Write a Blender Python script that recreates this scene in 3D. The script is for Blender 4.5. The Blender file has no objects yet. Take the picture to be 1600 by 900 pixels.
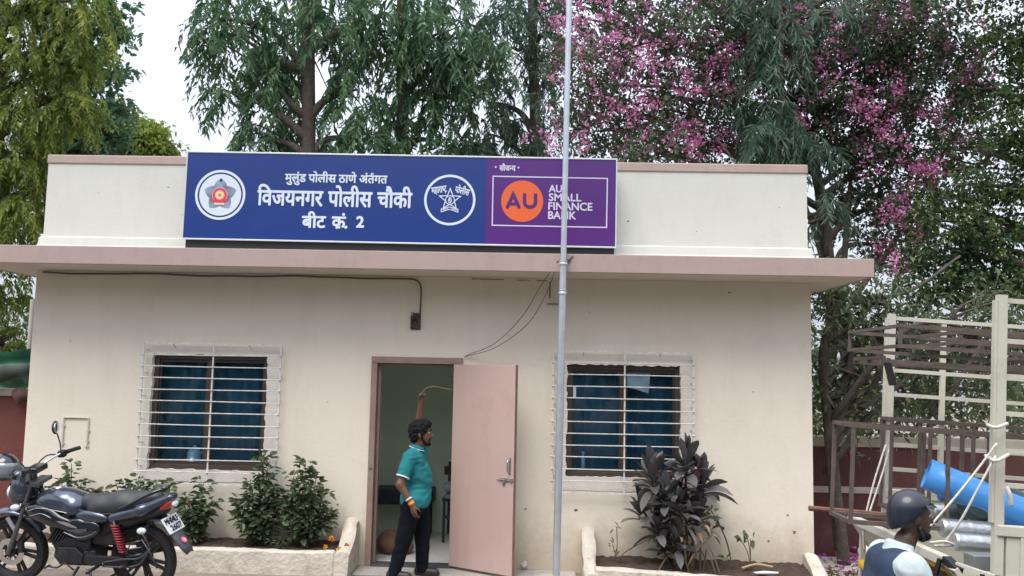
import bpy, bmesh, math, random
import numpy as np
from mathutils import Vector, Matrix

sc = bpy.context.scene
COL = sc.collection
rad = math.radians

# ------------------------------------------------------------------ camera
FPX, PITCH, YAW, ROLL = 1372.512, 0.09864, 0.02642, -0.01994
CAM = np.array([0.86045, -9.47718, 2.02879])
_f = np.array([-math.sin(YAW) * math.cos(PITCH), math.cos(YAW) * math.cos(PITCH), math.sin(PITCH)])
_r0 = np.array([math.cos(YAW), math.sin(YAW), 0.0])
_u0 = np.cross(_r0, _f)
_r = math.cos(ROLL) * _r0 - math.sin(ROLL) * _u0
_u = math.sin(ROLL) * _r0 + math.cos(ROLL) * _u0
cam = bpy.data.objects.new('camera', bpy.data.cameras.new('camera'))
COL.objects.link(cam)
cam.matrix_world = Matrix(((_r[0], _u[0], -_f[0], CAM[0]), (_r[1], _u[1], -_f[1], CAM[1]),
                           (_r[2], _u[2], -_f[2], CAM[2]), (0, 0, 0, 1)))
cam.data.sensor_width = 36
cam.data.lens = FPX / 1600 * 36
cam.data.clip_start = 0.05
cam.data.clip_end = 500
sc.camera = cam

def A(px, py, y):
    """world point on the plane y = const seen at photo pixel (px, py)"""
    d = _f + _r * (px - 800) / FPX - _u * (py - 450) / FPX
    return CAM + d * ((y - CAM[1]) / d[1])

# ------------------------------------------------------------------ light
SUN_EL, SUN_AZ = rad(60), rad(205)        # azimuth clockwise from +y; the sun is behind the camera, veiled
w = bpy.data.worlds.new('World'); sc.world = w; w.use_nodes = True
nt = w.node_tree; nd = nt.nodes; bg = nd['Background']
sky = nd.new('ShaderNodeTexSky'); sky.sky_type = 'NISHITA'; sky.sun_disc = False
sky.sun_elevation = SUN_EL; sky.sun_rotation = SUN_AZ; sky.dust_density = 4; sky.air_density = 1.2
mx = nd.new('ShaderNodeMix'); mx.data_type = 'RGBA'; mx.inputs[0].default_value = 0.86
# a veil of cloud, brighter overhead than low down as overcast skies are
wt = nd.new('ShaderNodeTexCoord'); wx = nd.new('ShaderNodeSeparateXYZ'); nt.links.new(wt.outputs['Generated'], wx.inputs[0])
wr = nd.new('ShaderNodeMapRange'); wr.inputs[1].default_value = 0; wr.inputs[2].default_value = 1; wr.inputs[3].default_value = .46; wr.inputs[4].default_value = 1.75
nt.links.new(wx.outputs[2], wr.inputs[0])
wn = nd.new('ShaderNodeTexNoise'); wn.inputs['Scale'].default_value = 2.2; wn.inputs['Detail'].default_value = 5; nt.links.new(wt.outputs['Generated'], wn.inputs['Vector'])
wm = nd.new('ShaderNodeMapRange'); wm.inputs[1].default_value = .35; wm.inputs[2].default_value = .65; wm.inputs[3].default_value = .93; wm.inputs[4].default_value = 1.07; nt.links.new(wn.outputs[0], wm.inputs[0])
wu = nd.new('ShaderNodeMath'); wu.operation = 'MULTIPLY'; nt.links.new(wr.outputs[0], wu.inputs[0]); nt.links.new(wm.outputs[0], wu.inputs[1])
wv = nd.new('ShaderNodeVectorMath'); wv.operation = 'SCALE'; wv.inputs[0].default_value = (7.3, 7.7, 8.8); nt.links.new(wu.outputs[0], wv.inputs['Scale'])
nt.links.new(wv.outputs[0], mx.inputs[7])
nt.links.new(sky.outputs[0], mx.inputs[6]); nt.links.new(mx.outputs[2], bg.inputs[0])
bg.inputs[1].default_value = 0.10
sd = bpy.data.lights.new('sun', 'SUN'); sun = bpy.data.objects.new('sun', sd); COL.objects.link(sun)
sd.energy = 1.5; sd.angle = rad(35); sd.color = (1.0, 0.95, 0.88)
sdir = Vector((math.sin(SUN_AZ) * math.cos(SUN_EL), math.cos(SUN_AZ) * math.cos(SUN_EL), math.sin(SUN_EL)))
sun.rotation_euler = sdir.to_track_quat('Z', 'Y').to_euler(); sun.location = (0, -5, 20)
sc.view_settings.view_transform = 'Standard'; sc.view_settings.look = 'None'
sc.view_settings.exposure = 0.92; sc.view_settings.gamma = 1
sc.view_settings.use_curve_mapping = False
sc.render.engine = 'CYCLES'
sc.cycles.max_bounces = 8; sc.cycles.transparent_max_bounces = 12

# ------------------------------------------------------------------ materials
MATS = {}
def M(name, col, rough=0.6, metal=0.0, var=0.12, scale=4.0, bump=0.0, bscale=60.0, dirt=None, dscale=1.5, damt=0.4, spec=0.5, coat=0.0, tint=None, streak=None, sz=(2.2, 2.2, .16), samt=.35, splash=None):
    """procedural principled material: soft value variation, optional stains (dirt colour) and bump"""
    if name in MATS: return MATS[name]
    m = bpy.data.materials.new(name); m.use_nodes = True
    t = m.node_tree; n = t.nodes; L = t.links; p = n['Principled BSDF']
    p.inputs['Roughness'].default_value = rough; p.inputs['Metallic'].default_value = metal
    p.inputs['Specular IOR Level'].default_value = spec; p.inputs['Coat Weight'].default_value = coat
    p.inputs['Coat Roughness'].default_value = 0.08
    tc = n.new('ShaderNodeTexCoord')
    nz = n.new('ShaderNodeTexNoise'); nz.inputs['Scale'].default_value = scale; nz.inputs['Detail'].default_value = 6
    nz.inputs['Roughness'].default_value = 0.6
    L.new(tc.outputs['Object'], nz.inputs['Vector'])
    rp = n.new('ShaderNodeMapRange'); rp.inputs[1].default_value = 0.3; rp.inputs[2].default_value = 0.7
    rp.inputs[3].default_value = 1 - var; rp.inputs[4].default_value = 1 + var
    L.new(nz.outputs[0], rp.inputs[0])
    mul = n.new('ShaderNodeVectorMath'); mul.operation = 'SCALE'; mul.inputs[0].default_value = col[:3]
    L.new(rp.outputs[0], mul.inputs['Scale'])
    out = mul.outputs[0]
    if tint:
        n3 = n.new('ShaderNodeTexNoise'); n3.inputs['Scale'].default_value = scale * 0.35; n3.inputs['Detail'].default_value = 3
        L.new(tc.outputs['Object'], n3.inputs['Vector'])
        r3 = n.new('ShaderNodeMapRange'); r3.inputs[1].default_value = 0.4; r3.inputs[2].default_value = 0.65
        L.new(n3.outputs[0], r3.inputs[0])
        mt = n.new('ShaderNodeMix'); mt.data_type = 'RGBA'; mt.inputs[7].default_value = (*tint, 1)
        L.new(r3.outputs[0], mt.inputs[0]); L.new(out, mt.inputs[6]); out = mt.outputs[2]
    if dirt:
        n2 = n.new('ShaderNodeTexNoise'); n2.inputs['Scale'].default_value = dscale; n2.inputs['Detail'].default_value = 9
        n2.inputs['Roughness'].default_value = 0.72
        L.new(tc.outputs['Object'], n2.inputs['Vector'])
        r2 = n.new('ShaderNodeMapRange'); r2.inputs[1].default_value = 0.55; r2.inputs[2].default_value = 0.75
        r2.inputs[3].default_value = 0; r2.inputs[4].default_value = damt
        L.new(n2.outputs[0], r2.inputs[0])
        mt = n.new('ShaderNodeMix'); mt.data_type = 'RGBA'; mt.inputs[7].default_value = (*dirt, 1)
        L.new(r2.outputs[0], mt.inputs[0]); L.new(out, mt.inputs[6]); out = mt.outputs[2]
    if streak:                              # rain marks: noise stretched down the face
        mp = n.new('ShaderNodeMapping'); mp.inputs['Scale'].default_value = sz; L.new(tc.outputs['Object'], mp.inputs['Vector'])
        n4 = n.new('ShaderNodeTexNoise'); n4.inputs['Scale'].default_value = 3.0; n4.inputs['Detail'].default_value = 8; n4.inputs['Roughness'].default_value = .68
        L.new(mp.outputs[0], n4.inputs['Vector'])
        r4 = n.new('ShaderNodeMapRange'); r4.inputs[1].default_value = .50; r4.inputs[2].default_value = .78; r4.inputs[3].default_value = 0; r4.inputs[4].default_value = samt
        L.new(n4.outputs[0], r4.inputs[0])
        mt = n.new('ShaderNodeMix'); mt.data_type = 'RGBA'; mt.inputs[7].default_value = (*streak, 1)
        L.new(r4.outputs[0], mt.inputs[0]); L.new(out, mt.inputs[6]); out = mt.outputs[2]
    if splash:                              # mud thrown up by rain in a ragged band: (colour, z0, z1)
        sx = n.new('ShaderNodeSeparateXYZ'); L.new(tc.outputs['Object'], sx.inputs[0])
        n5 = n.new('ShaderNodeTexNoise'); n5.inputs['Scale'].default_value = 4.5; n5.inputs['Detail'].default_value = 10; n5.inputs['Roughness'].default_value = .75
        L.new(tc.outputs['Object'], n5.inputs['Vector'])
        ma = n.new('ShaderNodeMath'); ma.operation = 'MULTIPLY_ADD'; ma.inputs[1].default_value = -.9; L.new(n5.outputs[0], ma.inputs[0]); L.new(sx.outputs[2], ma.inputs[2])
        r5 = n.new('ShaderNodeMapRange'); r5.inputs[1].default_value = splash[1] - .45; r5.inputs[2].default_value = splash[2] - .45; r5.inputs[3].default_value = .55; r5.inputs[4].default_value = 0
        L.new(ma.outputs[0], r5.inputs[0])
        mt = n.new('ShaderNodeMix'); mt.data_type = 'RGBA'; mt.inputs[7].default_value = (*splash[0], 1)
        L.new(r5.outputs[0], mt.inputs[0]); L.new(out, mt.inputs[6]); out = mt.outputs[2]
    L.new(out, p.inputs['Base Color'])
    if bump:
        nb = n.new('ShaderNodeTexNoise'); nb.inputs['Scale'].default_value = bscale; nb.inputs['Detail'].default_value = 8
        L.new(tc.outputs['Object'], nb.inputs['Vector'])
        b = n.new('ShaderNodeBump'); b.inputs['Strength'].default_value = bump; b.inputs['Distance'].default_value = 0.02
        L.new(nb.outputs[0], b.inputs['Height']); L.new(b.outputs[0], p.inputs['Normal'])
    MATS[name] = m
    return m

def leaf_mat(name, dark, light, rough=0.5, trans=0.35, spec=0.4):
    """two-sided leaf: colour runs dark..light by the leaf's own 'tone'"""
    if name in MATS: return MATS[name]
    m = bpy.data.materials.new(name); m.use_nodes = True
    t = m.node_tree; n = t.nodes; L = t.links; p = n['Principled BSDF']
    at = n.new('ShaderNodeAttribute'); at.attribute_name = 'tone'
    mt = n.new('ShaderNodeMix'); mt.data_type = 'RGBA'
    mt.inputs[6].default_value = (*dark, 1); mt.inputs[7].default_value = (*light, 1)
    L.new(at.outputs['Fac'], mt.inputs[0]); L.new(mt.outputs[2], p.inputs['Base Color'])
    p.inputs['Roughness'].default_value = rough; p.inputs['Specular IOR Level'].default_value = spec
    tr = n.new('ShaderNodeBsdfTranslucent'); L.new(mt.outputs[2], tr.inputs[0])
    ms = n.new('ShaderNodeMixShader'); ms.inputs[0].default_value = trans
    L.new(p.outputs[0], ms.inputs[1]); L.new(tr.outputs[0], ms.inputs[2])
    L.new(ms.outputs[0], n['Material Output'].inputs[0])
    MATS[name] = m
    return m

# ------------------------------------------------------------------ object helpers
def tag(o, label=None, cat=None, group=None, kind=None):
    if label: o['label'] = label
    if cat: o['category'] = cat
    if group: o['group'] = group
    if kind: o['kind'] = kind
    return o

def thing(name, label, cat, loc=(0, 0, 0), rot=(0, 0, 0), group=None, scale=1.0):
    o = bpy.data.objects.new(name, None); COL.objects.link(o)
    o.location = loc; o.rotation_euler = rot; o.scale = (scale,) * 3
    o.empty_display_size = 0.1
    return tag(o, label, cat, group)

def copy_tree(o, parent=None):
    c = o.copy(); COL.objects.link(c); c.parent = parent
    for ch in list(o.children): copy_tree(ch, c)
    return c

class MB:
    """collects shapes and links them as ONE mesh object"""
    def __init__(s): s.v = []; s.f = []
    def add(s, v, f):
        o = len(s.v); s.v.extend([tuple(map(float, p)) for p in v]); s.f.extend([tuple(i + o for i in q) for q in f]); return s
    def box(s, c, d, R=None):
        h = [x / 2 for x in d]; vs = []
        for x in (-1, 1):
            for y in (-1, 1):
                for z in (-1, 1):
                    p = Vector((x * h[0], y * h[1], z * h[2]))
                    if R is not None: p = R @ p
                    vs.append((p[0] + c[0], p[1] + c[1], p[2] + c[2]))
        return s.add(vs, [(0, 1, 3, 2), (4, 6, 7, 5), (0, 4, 5, 1), (2, 3, 7, 6), (0, 2, 6, 4), (1, 5, 7, 3)])
    def span(s, a, b):
        return s.box([(a[i] + b[i]) / 2 for i in range(3)], [abs(b[i] - a[i]) for i in range(3)])
    def bar(s, a, b, w, h=None, up=(0, 0, 1)):
        h = h or w; a = Vector(a); b = Vector(b); d = (b - a); L = d.length; d.normalize()
        u = Vector(up)
        if abs(d.dot(u)) > 0.98: u = Vector((0, 1, 0))
        sdv = d.cross(u).normalized(); u = sdv.cross(d)
        R = Matrix((d, sdv, u)).transposed()
        return s.box((a + b) / 2, (L, w, h), R)
    def tube(s, pts, r, n=8, cap=True):
        pts = [Vector(p) for p in pts]; k = len(pts)
        rs = [r] * k if isinstance(r, (int, float)) else list(r)
        o = len(s.v); t0 = (pts[1] - pts[0]).normalized()
        u = t0.orthogonal().normalized()
        for i, p in enumerate(pts):
            t = (pts[min(i + 1, k - 1)] - pts[max(i - 1, 0)])
            t = t.normalized() if t.length > 1e-9 else t0
            u = (u - t * u.dot(t))
            u = u.normalized() if u.length > 1e-6 else t.orthogonal().normalized()
            v = t.cross(u)
            for j in range(n):
                a = 2 * math.pi * j / n
                q = p + (u * math.cos(a) + v * math.sin(a)) * rs[i]
                s.v.append(tuple(q))
        for i in range(k - 1):
            for j in range(n):
                s.f.append((o + i * n + j, o + i * n + (j + 1) % n, o + (i + 1) * n + (j + 1) % n, o + (i + 1) * n + j))
        if cap:
            s.f.append(tuple(o + j for j in reversed(range(n)))); s.f.append(tuple(o + (k - 1) * n + j for j in range(n)))
        return s
    def lathe(s, c, ax, prof, n=24):
        """prof: list of (radius, offset along ax)"""
        ax = Vector(ax).normalized(); u = ax.orthogonal().normalized(); v = ax.cross(u); c = Vector(c); o = len(s.v); k = len(prof)
        for r, h in prof:
            for j in range(n):
                a = 2 * math.pi * j / n
                s.v.append(tuple(c + ax * h + (u * math.cos(a) + v * math.sin(a)) * r))
        for i in range(k - 1):
            for j in range(n):
                s.f.append((o + i * n + j, o + i * n + (j + 1) % n, o + (i + 1) * n + (j + 1) % n, o + (i + 1) * n + j))
        return s
    def prism(s, poly, axis, a, b):
        """extrude a 2-D polygon along world axis from a to b; axis 1: poly is (x, z); axis 2: (x, y); axis 0: (y, z)"""
        n = len(poly); o = len(s.v)
        for t in (a, b):
            for p in poly:
                s.v.append((p[0], t, p[1]) if axis == 1 else (p[0], p[1], t) if axis == 2 else (t, p[0], p[1]))
        s.f.append(tuple(o + i for i in range(n))); s.f.append(tuple(o + n + i for i in reversed(range(n))))
        for i in range(n):
            j = (i + 1) % n; s.f.append((o + i, o + n + i, o + n + j, o + j))
        return s
    def loft(s, rings, cap=True):
        n = len(rings[0]); o = len(s.v)
        for r in rings: s.v.extend([tuple(p) for p in r])
        for i in range(len(rings) - 1):
            for j in range(n):
                s.f.append((o + i * n + j, o + i * n + (j + 1) % n, o + (i + 1) * n + (j + 1) % n, o + (i + 1) * n + j))
        if cap:
            s.f.append(tuple(o + j for j in reversed(range(n)))); s.f.append(tuple(o + (len(rings) - 1) * n + j for j in range(n)))
        return s
    def build(s, name, mat, parent=None, smooth=False, bevel=0.0, loc=None, seg=2, solid=0.0):
        me = bpy.data.meshes.new(name); me.from_pydata(s.v, [], s.f); me.update()
        bm = bmesh.new(); bm.from_mesh(me); bmesh.ops.recalc_face_normals(bm, faces=bm.faces); bm.to_mesh(me); bm.free()
        o = bpy.data.objects.new(name, me); COL.objects.link(o)
        if mat: me.materials.append(mat)
        if smooth == 'auto': me.shade_smooth(); me.set_sharp_from_angle(angle=rad(38))
        elif smooth: me.shade_smooth()
        if solid:
            q = o.modifiers.new('solid', 'SOLIDIFY'); q.thickness = solid; q.offset = 0
        if bevel:
            b = o.modifiers.new('bevel', 'BEVEL'); b.width = bevel; b.segments = seg; b.limit_method = 'ANGLE'; b.angle_limit = rad(40)
        if parent: o.parent = parent
        if loc: o.location = loc
        return o

def raw_mesh(name, V, F, mat, parent=None, smooth=True):
    me = bpy.data.meshes.new(name)
    V = np.asarray(V, np.float32); F = np.asarray(F, np.int32)
    k = F.shape[1]
    me.vertices.add(len(V)); me.vertices.foreach_set('co', V.ravel())
    me.loops.add(F.size); me.loops.foreach_set('vertex_index', F.ravel())
    me.polygons.add(len(F)); me.polygons.foreach_set('loop_start', np.arange(0, F.size, k, dtype=np.int32))
    me.polygons.foreach_set('use_smooth', np.full(len(F), bool(smooth)))
    me.update(calc_edges=True); me.validate()
    o = bpy.data.objects.new(name, me); COL.objects.link(o)
    if mat: me.materials.append(mat)
    if parent: o.parent = parent
    return o

def arc_pts(c, r, a0, a1, n):
    return [(c[0] + r * math.cos(a0 + (a1 - a0) * i / n), c[1] + r * math.sin(a0 + (a1 - a0) * i / n)) for i in range(n + 1)]

def bez(p, n=12):
    """Catmull-Rom through points"""
    p = [Vector(q) for q in p]; p = [p[0] * 2 - p[1]] + p + [p[-1] * 2 - p[-2]]; out = []
    for i in range(1, len(p) - 2):
        for k in range(n):
            t = k / n
            out.append(0.5 * ((2 * p[i]) + (p[i + 1] - p[i - 1]) * t + (2 * p[i - 1] - 5 * p[i] + 4 * p[i + 1] - p[i + 2]) * t * t + (3 * p[i] - p[i - 1] - 3 * p[i + 1] + p[i + 2]) * t ** 3))
    out.append(p[-2]); return out

# ---- smooth solids: a signed distance field of tapered capsules and ellipsoids, meshed by surface nets
def sdf_mesh(prims, vox, cuts=(), pad=0.03):
    lo = np.array([1e9] * 3); hi = -lo
    bounds = []
    for p in prims:
        if p[0] == 'c':
            a, b, ra, rb = np.array(p[1], float), np.array(p[2], float), p[3], p[4]
            l = np.minimum(a - ra, b - rb); h = np.maximum(a + ra, b + rb)
        else:
            c = np.array(p[1], float); m_ = max(p[2]); l = c - m_; h = c + m_
        bounds.append((l, h)); lo = np.minimum(lo, l); hi = np.maximum(hi, h)
    lo = lo - pad; hi = hi + pad
    n = np.ceil((hi - lo) / vox).astype(int) + 1
    D = np.full(n, 0.3, np.float32)
    ax = [lo[i] + vox * np.arange(n[i]) for i in range(3)]
    for p, (l, h) in zip(prims, bounds):
        k = p[5] if p[0] == 'c' else p[4]
        q = k + 4 * vox
        i0 = np.maximum(((l - q - lo) / vox).astype(int), 0); i1 = np.minimum(((h + q - lo) / vox).astype(int) + 2, n)
        X, Y, Z = np.meshgrid(*[ax[i][i0[i]:i1[i]] for i in range(3)], indexing='ij')
        P = np.stack([X, Y, Z], -1)
        if p[0] == 'c':
            a, b, ra, rb = np.array(p[1], float), np.array(p[2], float), p[3], p[4]
            ab = b - a; t = np.clip(((P - a) @ ab) / max(ab @ ab, 1e-9), 0, 1)
            d = np.linalg.norm(P - a - t[..., None] * ab, axis=-1) - (ra + (rb - ra) * t)
        else:
            c = np.array(p[1], float); rr = np.array(p[2], float); Q = P - c
            if p[3] is not None: Q = Q @ np.array(p[3])
            k0 = np.linalg.norm(Q / rr, axis=-1); k1 = np.linalg.norm(Q / rr ** 2, axis=-1)
            d = np.where(k1 > 1e-6, k0 * (k0 - 1) / np.maximum(k1, 1e-6), -rr.min())
        sl = tuple(slice(i0[i], i1[i]) for i in range(3)); E = D[sl]
        hh = np.clip(0.5 + 0.5 * (E - d) / k, 0, 1)
        D[sl] = E * (1 - hh) + d * hh - k * hh * (1 - hh)
    if cuts:
        X, Y, Z = np.meshgrid(*ax, indexing='ij')
        for (pt, nrm) in cuts:              # keep the side the normal points away from
            nrm = np.array(nrm, float); nrm /= np.linalg.norm(nrm)
            D = np.maximum(D, ((X - pt[0]) * nrm[0] + (Y - pt[1]) * nrm[1] + (Z - pt[2]) * nrm[2]).astype(np.float32))
    S = D < 0
    c8 = [(i, j, k) for i in (0, 1) for j in (0, 1) for k in (0, 1)]
    m = [x - 1 for x in D.shape]
    def sub(A_, o): return A_[o[0]:o[0] + m[0], o[1]:o[1] + m[1], o[2]:o[2] + m[2]]
    cnt = sum(sub(S, o).astype(int) for o in c8)
    act = (cnt > 0) & (cnt < 8)
    idx = np.full(act.shape, -1, np.int64); idx[act] = np.arange(act.sum())
    pos = np.zeros((act.sum(), 3)); wt = np.zeros(act.sum())
    for a in c8:
        for ax_ in range(3):
            if a[ax_]: continue
            b = list(a); b[ax_] = 1; b = tuple(b)
            da = sub(D, a)[act]; db = sub(D, b)[act]; cr = (da < 0) != (db < 0)
            t = np.where(cr, da / np.where(cr, da - db, 1), 0)
            pt = np.tile(np.array(a, float), (len(t), 1)); pt[:, ax_] += t
            pos += np.where(cr[:, None], pt, 0); wt += cr
    V = lo + vox * (np.argwhere(act) + pos / np.maximum(wt, 1)[:, None])
    F = []
    for ax_ in range(3):
        o = [0, 0, 0]; o[ax_] = 1
        s0 = S[:-1, :, :] if ax_ == 0 else S[:, :-1, :] if ax_ == 1 else S[:, :, :-1]
        s1 = S[1:, :, :] if ax_ == 0 else S[:, 1:, :] if ax_ == 1 else S[:, :, 1:]
        e = np.argwhere(s0 != s1); u, v = [(1, 2), (2, 0), (0, 1)][ax_]
        ok = (e[:, u] > 0) & (e[:, v] > 0) & (e[:, u] < D.shape[u] - 1) & (e[:, v] < D.shape[v] - 1); e = e[ok]
        sg = s0[tuple(e.T)]
        def g(du, dv):
            q = e.copy(); q[:, u] -= du; q[:, v] -= dv; return idx[tuple(q.T)]
        A4 = np.stack([g(1, 1), g(0, 1), g(0, 0), g(1, 0)], 1)
        A4[~sg] = A4[~sg][:, ::-1]
        F.append(A4)
    F = np.concatenate(F); F = F[(F >= 0).all(1)]
    return V, F

def solid(name, prims, vox, mat, parent=None, cuts=(), smooth_it=2):
    V, F = sdf_mesh(prims, vox, cuts)
    for _ in range(smooth_it):              # relax the voxel steps
        S_ = np.zeros_like(V); c_ = np.zeros(len(V))
        for i in range(4):
            a, b = F[:, i], F[:, (i + 1) % 4]
            np.add.at(S_, a, V[b]); np.add.at(c_, a, 1); np.add.at(S_, b, V[a]); np.add.at(c_, b, 1)
        V = V * 0.5 + 0.5 * S_ / np.maximum(c_, 1)[:, None]
    return raw_mesh(name, V, F, mat, parent, True)

def crumple(o, amt, k, seed=0.0):
    """cloth folds: push the surface along its normals by stretched noise"""
    import mathutils.noise as N
    me = o.data; co = [v.co.copy() for v in me.vertices]; no = [v.normal.copy() for v in me.vertices]
    for v, c, n_ in zip(me.vertices, co, no):
        f = N.noise(Vector((c.x * k[0] + c.z * k[3] + seed, c.y * k[1], c.z * k[2] - c.x * k[3]))); g_ = 1 - abs(N.noise(Vector((c.x * k[0] * .8 - c.z * k[3] * .7, c.y * k[1] * .8 + seed, c.z * k[2] * 1.1)))) * 2
        v.co = c + n_ * amt * (f * .6 + g_ * .5)
    me.update()
    return o

def rotm(ax, ang):
    """columns = local axes in world, for ellipsoids"""
    return np.array(Matrix.Rotation(rad(ang), 3, ax))

# ---- flat drawing (signs, plates): everything is built in (u, v) with a small depth step per layer
def text_geo(s):
    k = bpy.data.curves.new('lettering', 'FONT'); k.body = s; k.size = 1; k.resolution_u = 4
    o = bpy.data.objects.new('lettering', k); COL.objects.link(o)
    dg = bpy.context.evaluated_depsgraph_get(); dg.update()
    me = bpy.data.meshes.new_from_object(o.evaluated_get(dg))
    v = [(p.co.x, p.co.y) for p in me.vertices]; f = [tuple(q.vertices) for q in me.polygons]
    COL.objects.unlink(o); bpy.data.objects.remove(o); bpy.data.curves.remove(k); bpy.data.meshes.remove(me)
    return v, f

class Flat:
    """2-D shapes in (u, v, layer)"""
    def __init__(s): s.v = []; s.f = []
    def add(s, v, f, h=0.0):
        o = len(s.v); s.v += [(p[0], p[1], h) for p in v]; s.f += [tuple(i + o for i in q) for q in f]; return s
    def poly(s, pts, h=0.0): return s.add(pts, [tuple(range(len(pts)))], h)
    def rect(s, a, b, h=0.0): return s.poly([a, (b[0], a[1]), b, (a[0], b[1])], h)
    def ring(s, c, r0, r1, h=0.0, n=64, sy=1.0):
        v = []
        for i in range(n):
            a = 2 * math.pi * i / n; v += [(c[0] + r0 * math.cos(a), c[1] + sy * r0 * math.sin(a)), (c[0] + r1 * math.cos(a), c[1] + sy * r1 * math.sin(a))]
        return s.add(v, [(2 * i, 2 * i + 1, (2 * i + 3) % (2 * n), (2 * i + 2) % (2 * n)) for i in range(n)], h)
    def disc(s, c, r, h=0.0, n=64, sy=1.0):
        return s.poly([(c[0] + r * math.cos(2 * math.pi * i / n), c[1] + sy * r * math.sin(2 * math.pi * i / n)) for i in range(n)], h)
    def stroke(s, pts, w, h=0.0, closed=False):
        P = [np.array(p, float) for p in pts]; n = len(P); v = []
        for i in range(n):
            a = P[(i - 1) % n] if (closed or i > 0) else None; b = P[(i + 1) % n] if (closed or i < n - 1) else None
            d1 = (P[i] - a) if a is not None else (b - P[i]); d2 = (b - P[i]) if b is not None else (P[i] - a)
            d1 = d1 / np.linalg.norm(d1); d2 = d2 / np.linalg.norm(d2)
            n1 = np.array([-d1[1], d1[0]]); n2 = np.array([-d2[1], d2[0]]); m = n1 + n2; m = m / max(np.linalg.norm(m), 1e-6)
            k = (w / 2) / max(m @ n1, 0.35)
            v += [tuple(P[i] + m * k), tuple(P[i] - m * k)]
        q = n if closed else n - 1
        return s.add(v, [(2 * i, 2 * i + 1, (2 * i + 3) % (2 * n), (2 * i + 2) % (2 * n)) for i in range(q)], h)
    def text(s, pieces, box, h=0.0, bold=0.0, rot=0.0, flip=False):
        """pieces: strings / ('cut', glyph, keep) / ('s', pts) laid out left to right, then fitted into box (u0, v0, u1, v1)"""
        V = []; F = []; x = 0.0
        for p in ([pieces] if isinstance(pieces, str) else pieces):
            if isinstance(p, tuple) and p[0] == 's':            # a stroke placed relative to the pen: ('s', pts, width)
                fl = Flat().stroke([(x + q[0], q[1]) for q in p[1]], p[2]); o = len(V)
                V += [(a, b) for a, b, _ in fl.v]; F += [tuple(i + o for i in q) for q in fl.f]; continue
            if isinstance(p, (int, float)): x += p; continue
            g = p[1] if isinstance(p, tuple) else p
            v, f = text_geo(g)
            if isinstance(p, tuple):                            # half letter: keep the left part
                mxx = max(a for a, b in v); cut = mxx * p[2]
                f = [q for q in f if sum(v[i][0] for i in q) / len(q) < cut]
                v = [(min(a, cut), b) for a, b in v]
            o = len(V); V += [(a + x, b) for a, b in v]; F += [tuple(i + o for i in q) for q in f]
            x += max(v[i][0] for q in f for i in q)
        us = [V[i][0] for q in F for i in q]; vs = [V[i][1] for q in F for i in q]
        u0, u1, v0, v1 = min(us), max(us), min(vs), max(vs)
        su = (box[2] - box[0]) / (u1 - u0); sv = (box[3] - box[1]) / (v1 - v0)
        cu, cv = (box[0] + box[2]) / 2, (box[1] + box[3]) / 2
        offs = [(0, 0)] if not bold else [(bold * a, bold * b) for a, b in ((-1, 0), (1, 0), (0, -1), (0, 1), (-.7, -.7), (.7, .7), (-.7, .7), (.7, -.7))]
        c_, s_ = math.cos(rot), math.sin(rot)
        for j, (a, b) in enumerate(offs):
            W = []
            for p in V:
                u, vv = box[0] + (p[0] - u0) * su + a - cu, box[1] + (p[1] - v0) * sv + b - cv
                W.append((cu + u * c_ - vv * s_, cv + u * s_ + vv * c_))
            s.add(W, F, h + j * 0.00012)
        return s
    def build(s, name, mat, parent, to3d):
        me = bpy.data.meshes.new(name); me.from_pydata([to3d(*p) for p in s.v], [], s.f); me.update()
        o = bpy.data.objects.new(name, me); COL.objects.link(o); me.materials.append(mat)
        if parent: o.parent = parent
        return o

# ================================================================== GROUND
def gz(x, y=0.0):
    return -0.05 * min(max(x - 0.9, 0.0), 5.0)

m_dirt = M('ground_dirt', (0.23, 0.19, 0.155), 0.95, var=0.25, scale=3, bump=0.5, bscale=30, dirt=(0.12, 0.09, 0.07), dscale=2.2, damt=0.6)
m_conc = M('old_concrete', (0.44, 0.41, 0.37), 0.9, var=0.18, scale=5, bump=0.4, bscale=45, dirt=(0.2, 0.17, 0.14), dscale=3, damt=0.7)
m_asph = M('asphalt', (0.075, 0.073, 0.07), 0.9, var=0.2, scale=6, bump=0.6, bscale=120, dirt=(0.16, 0.13, 0.1), dscale=0.8, damt=0.5)
b = MB()
xs = [-90, -40, -20, -8, -4, 0, 0.9, 2, 3, 4, 5, 5.9, 9, 20, 40, 90]; ys = [-60, -25, -12, -6, -3, -1, 0, 3, 8, 20, 50, 90]
b.add([(x, y, gz(x)) for y in ys for x in xs], [(j * len(xs) + i, j * len(xs) + i + 1, (j + 1) * len(xs) + i + 1, (j + 1) * len(xs) + i) for j in range(len(ys) - 1) for i in range(len(xs) - 1)])
tag(b.build('ground', m_dirt), kind='structure')
b = MB()
b.add([(x, y, gz(x) + 0.004) for y in (-14, -2.4) for x in xs], [(i, i + 1, len(xs) + i + 1, len(xs) + i) for i in range(len(xs) - 1)])
tag(b.build('road', m_asph), kind='structure')
b = MB().span((-0.93, -1.15, -0.2), (1.33, 0.0, 0.0))
b.f.pop(0)
tag(b.build('door_apron', m_conc, bevel=0.01), kind='structure')

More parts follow.
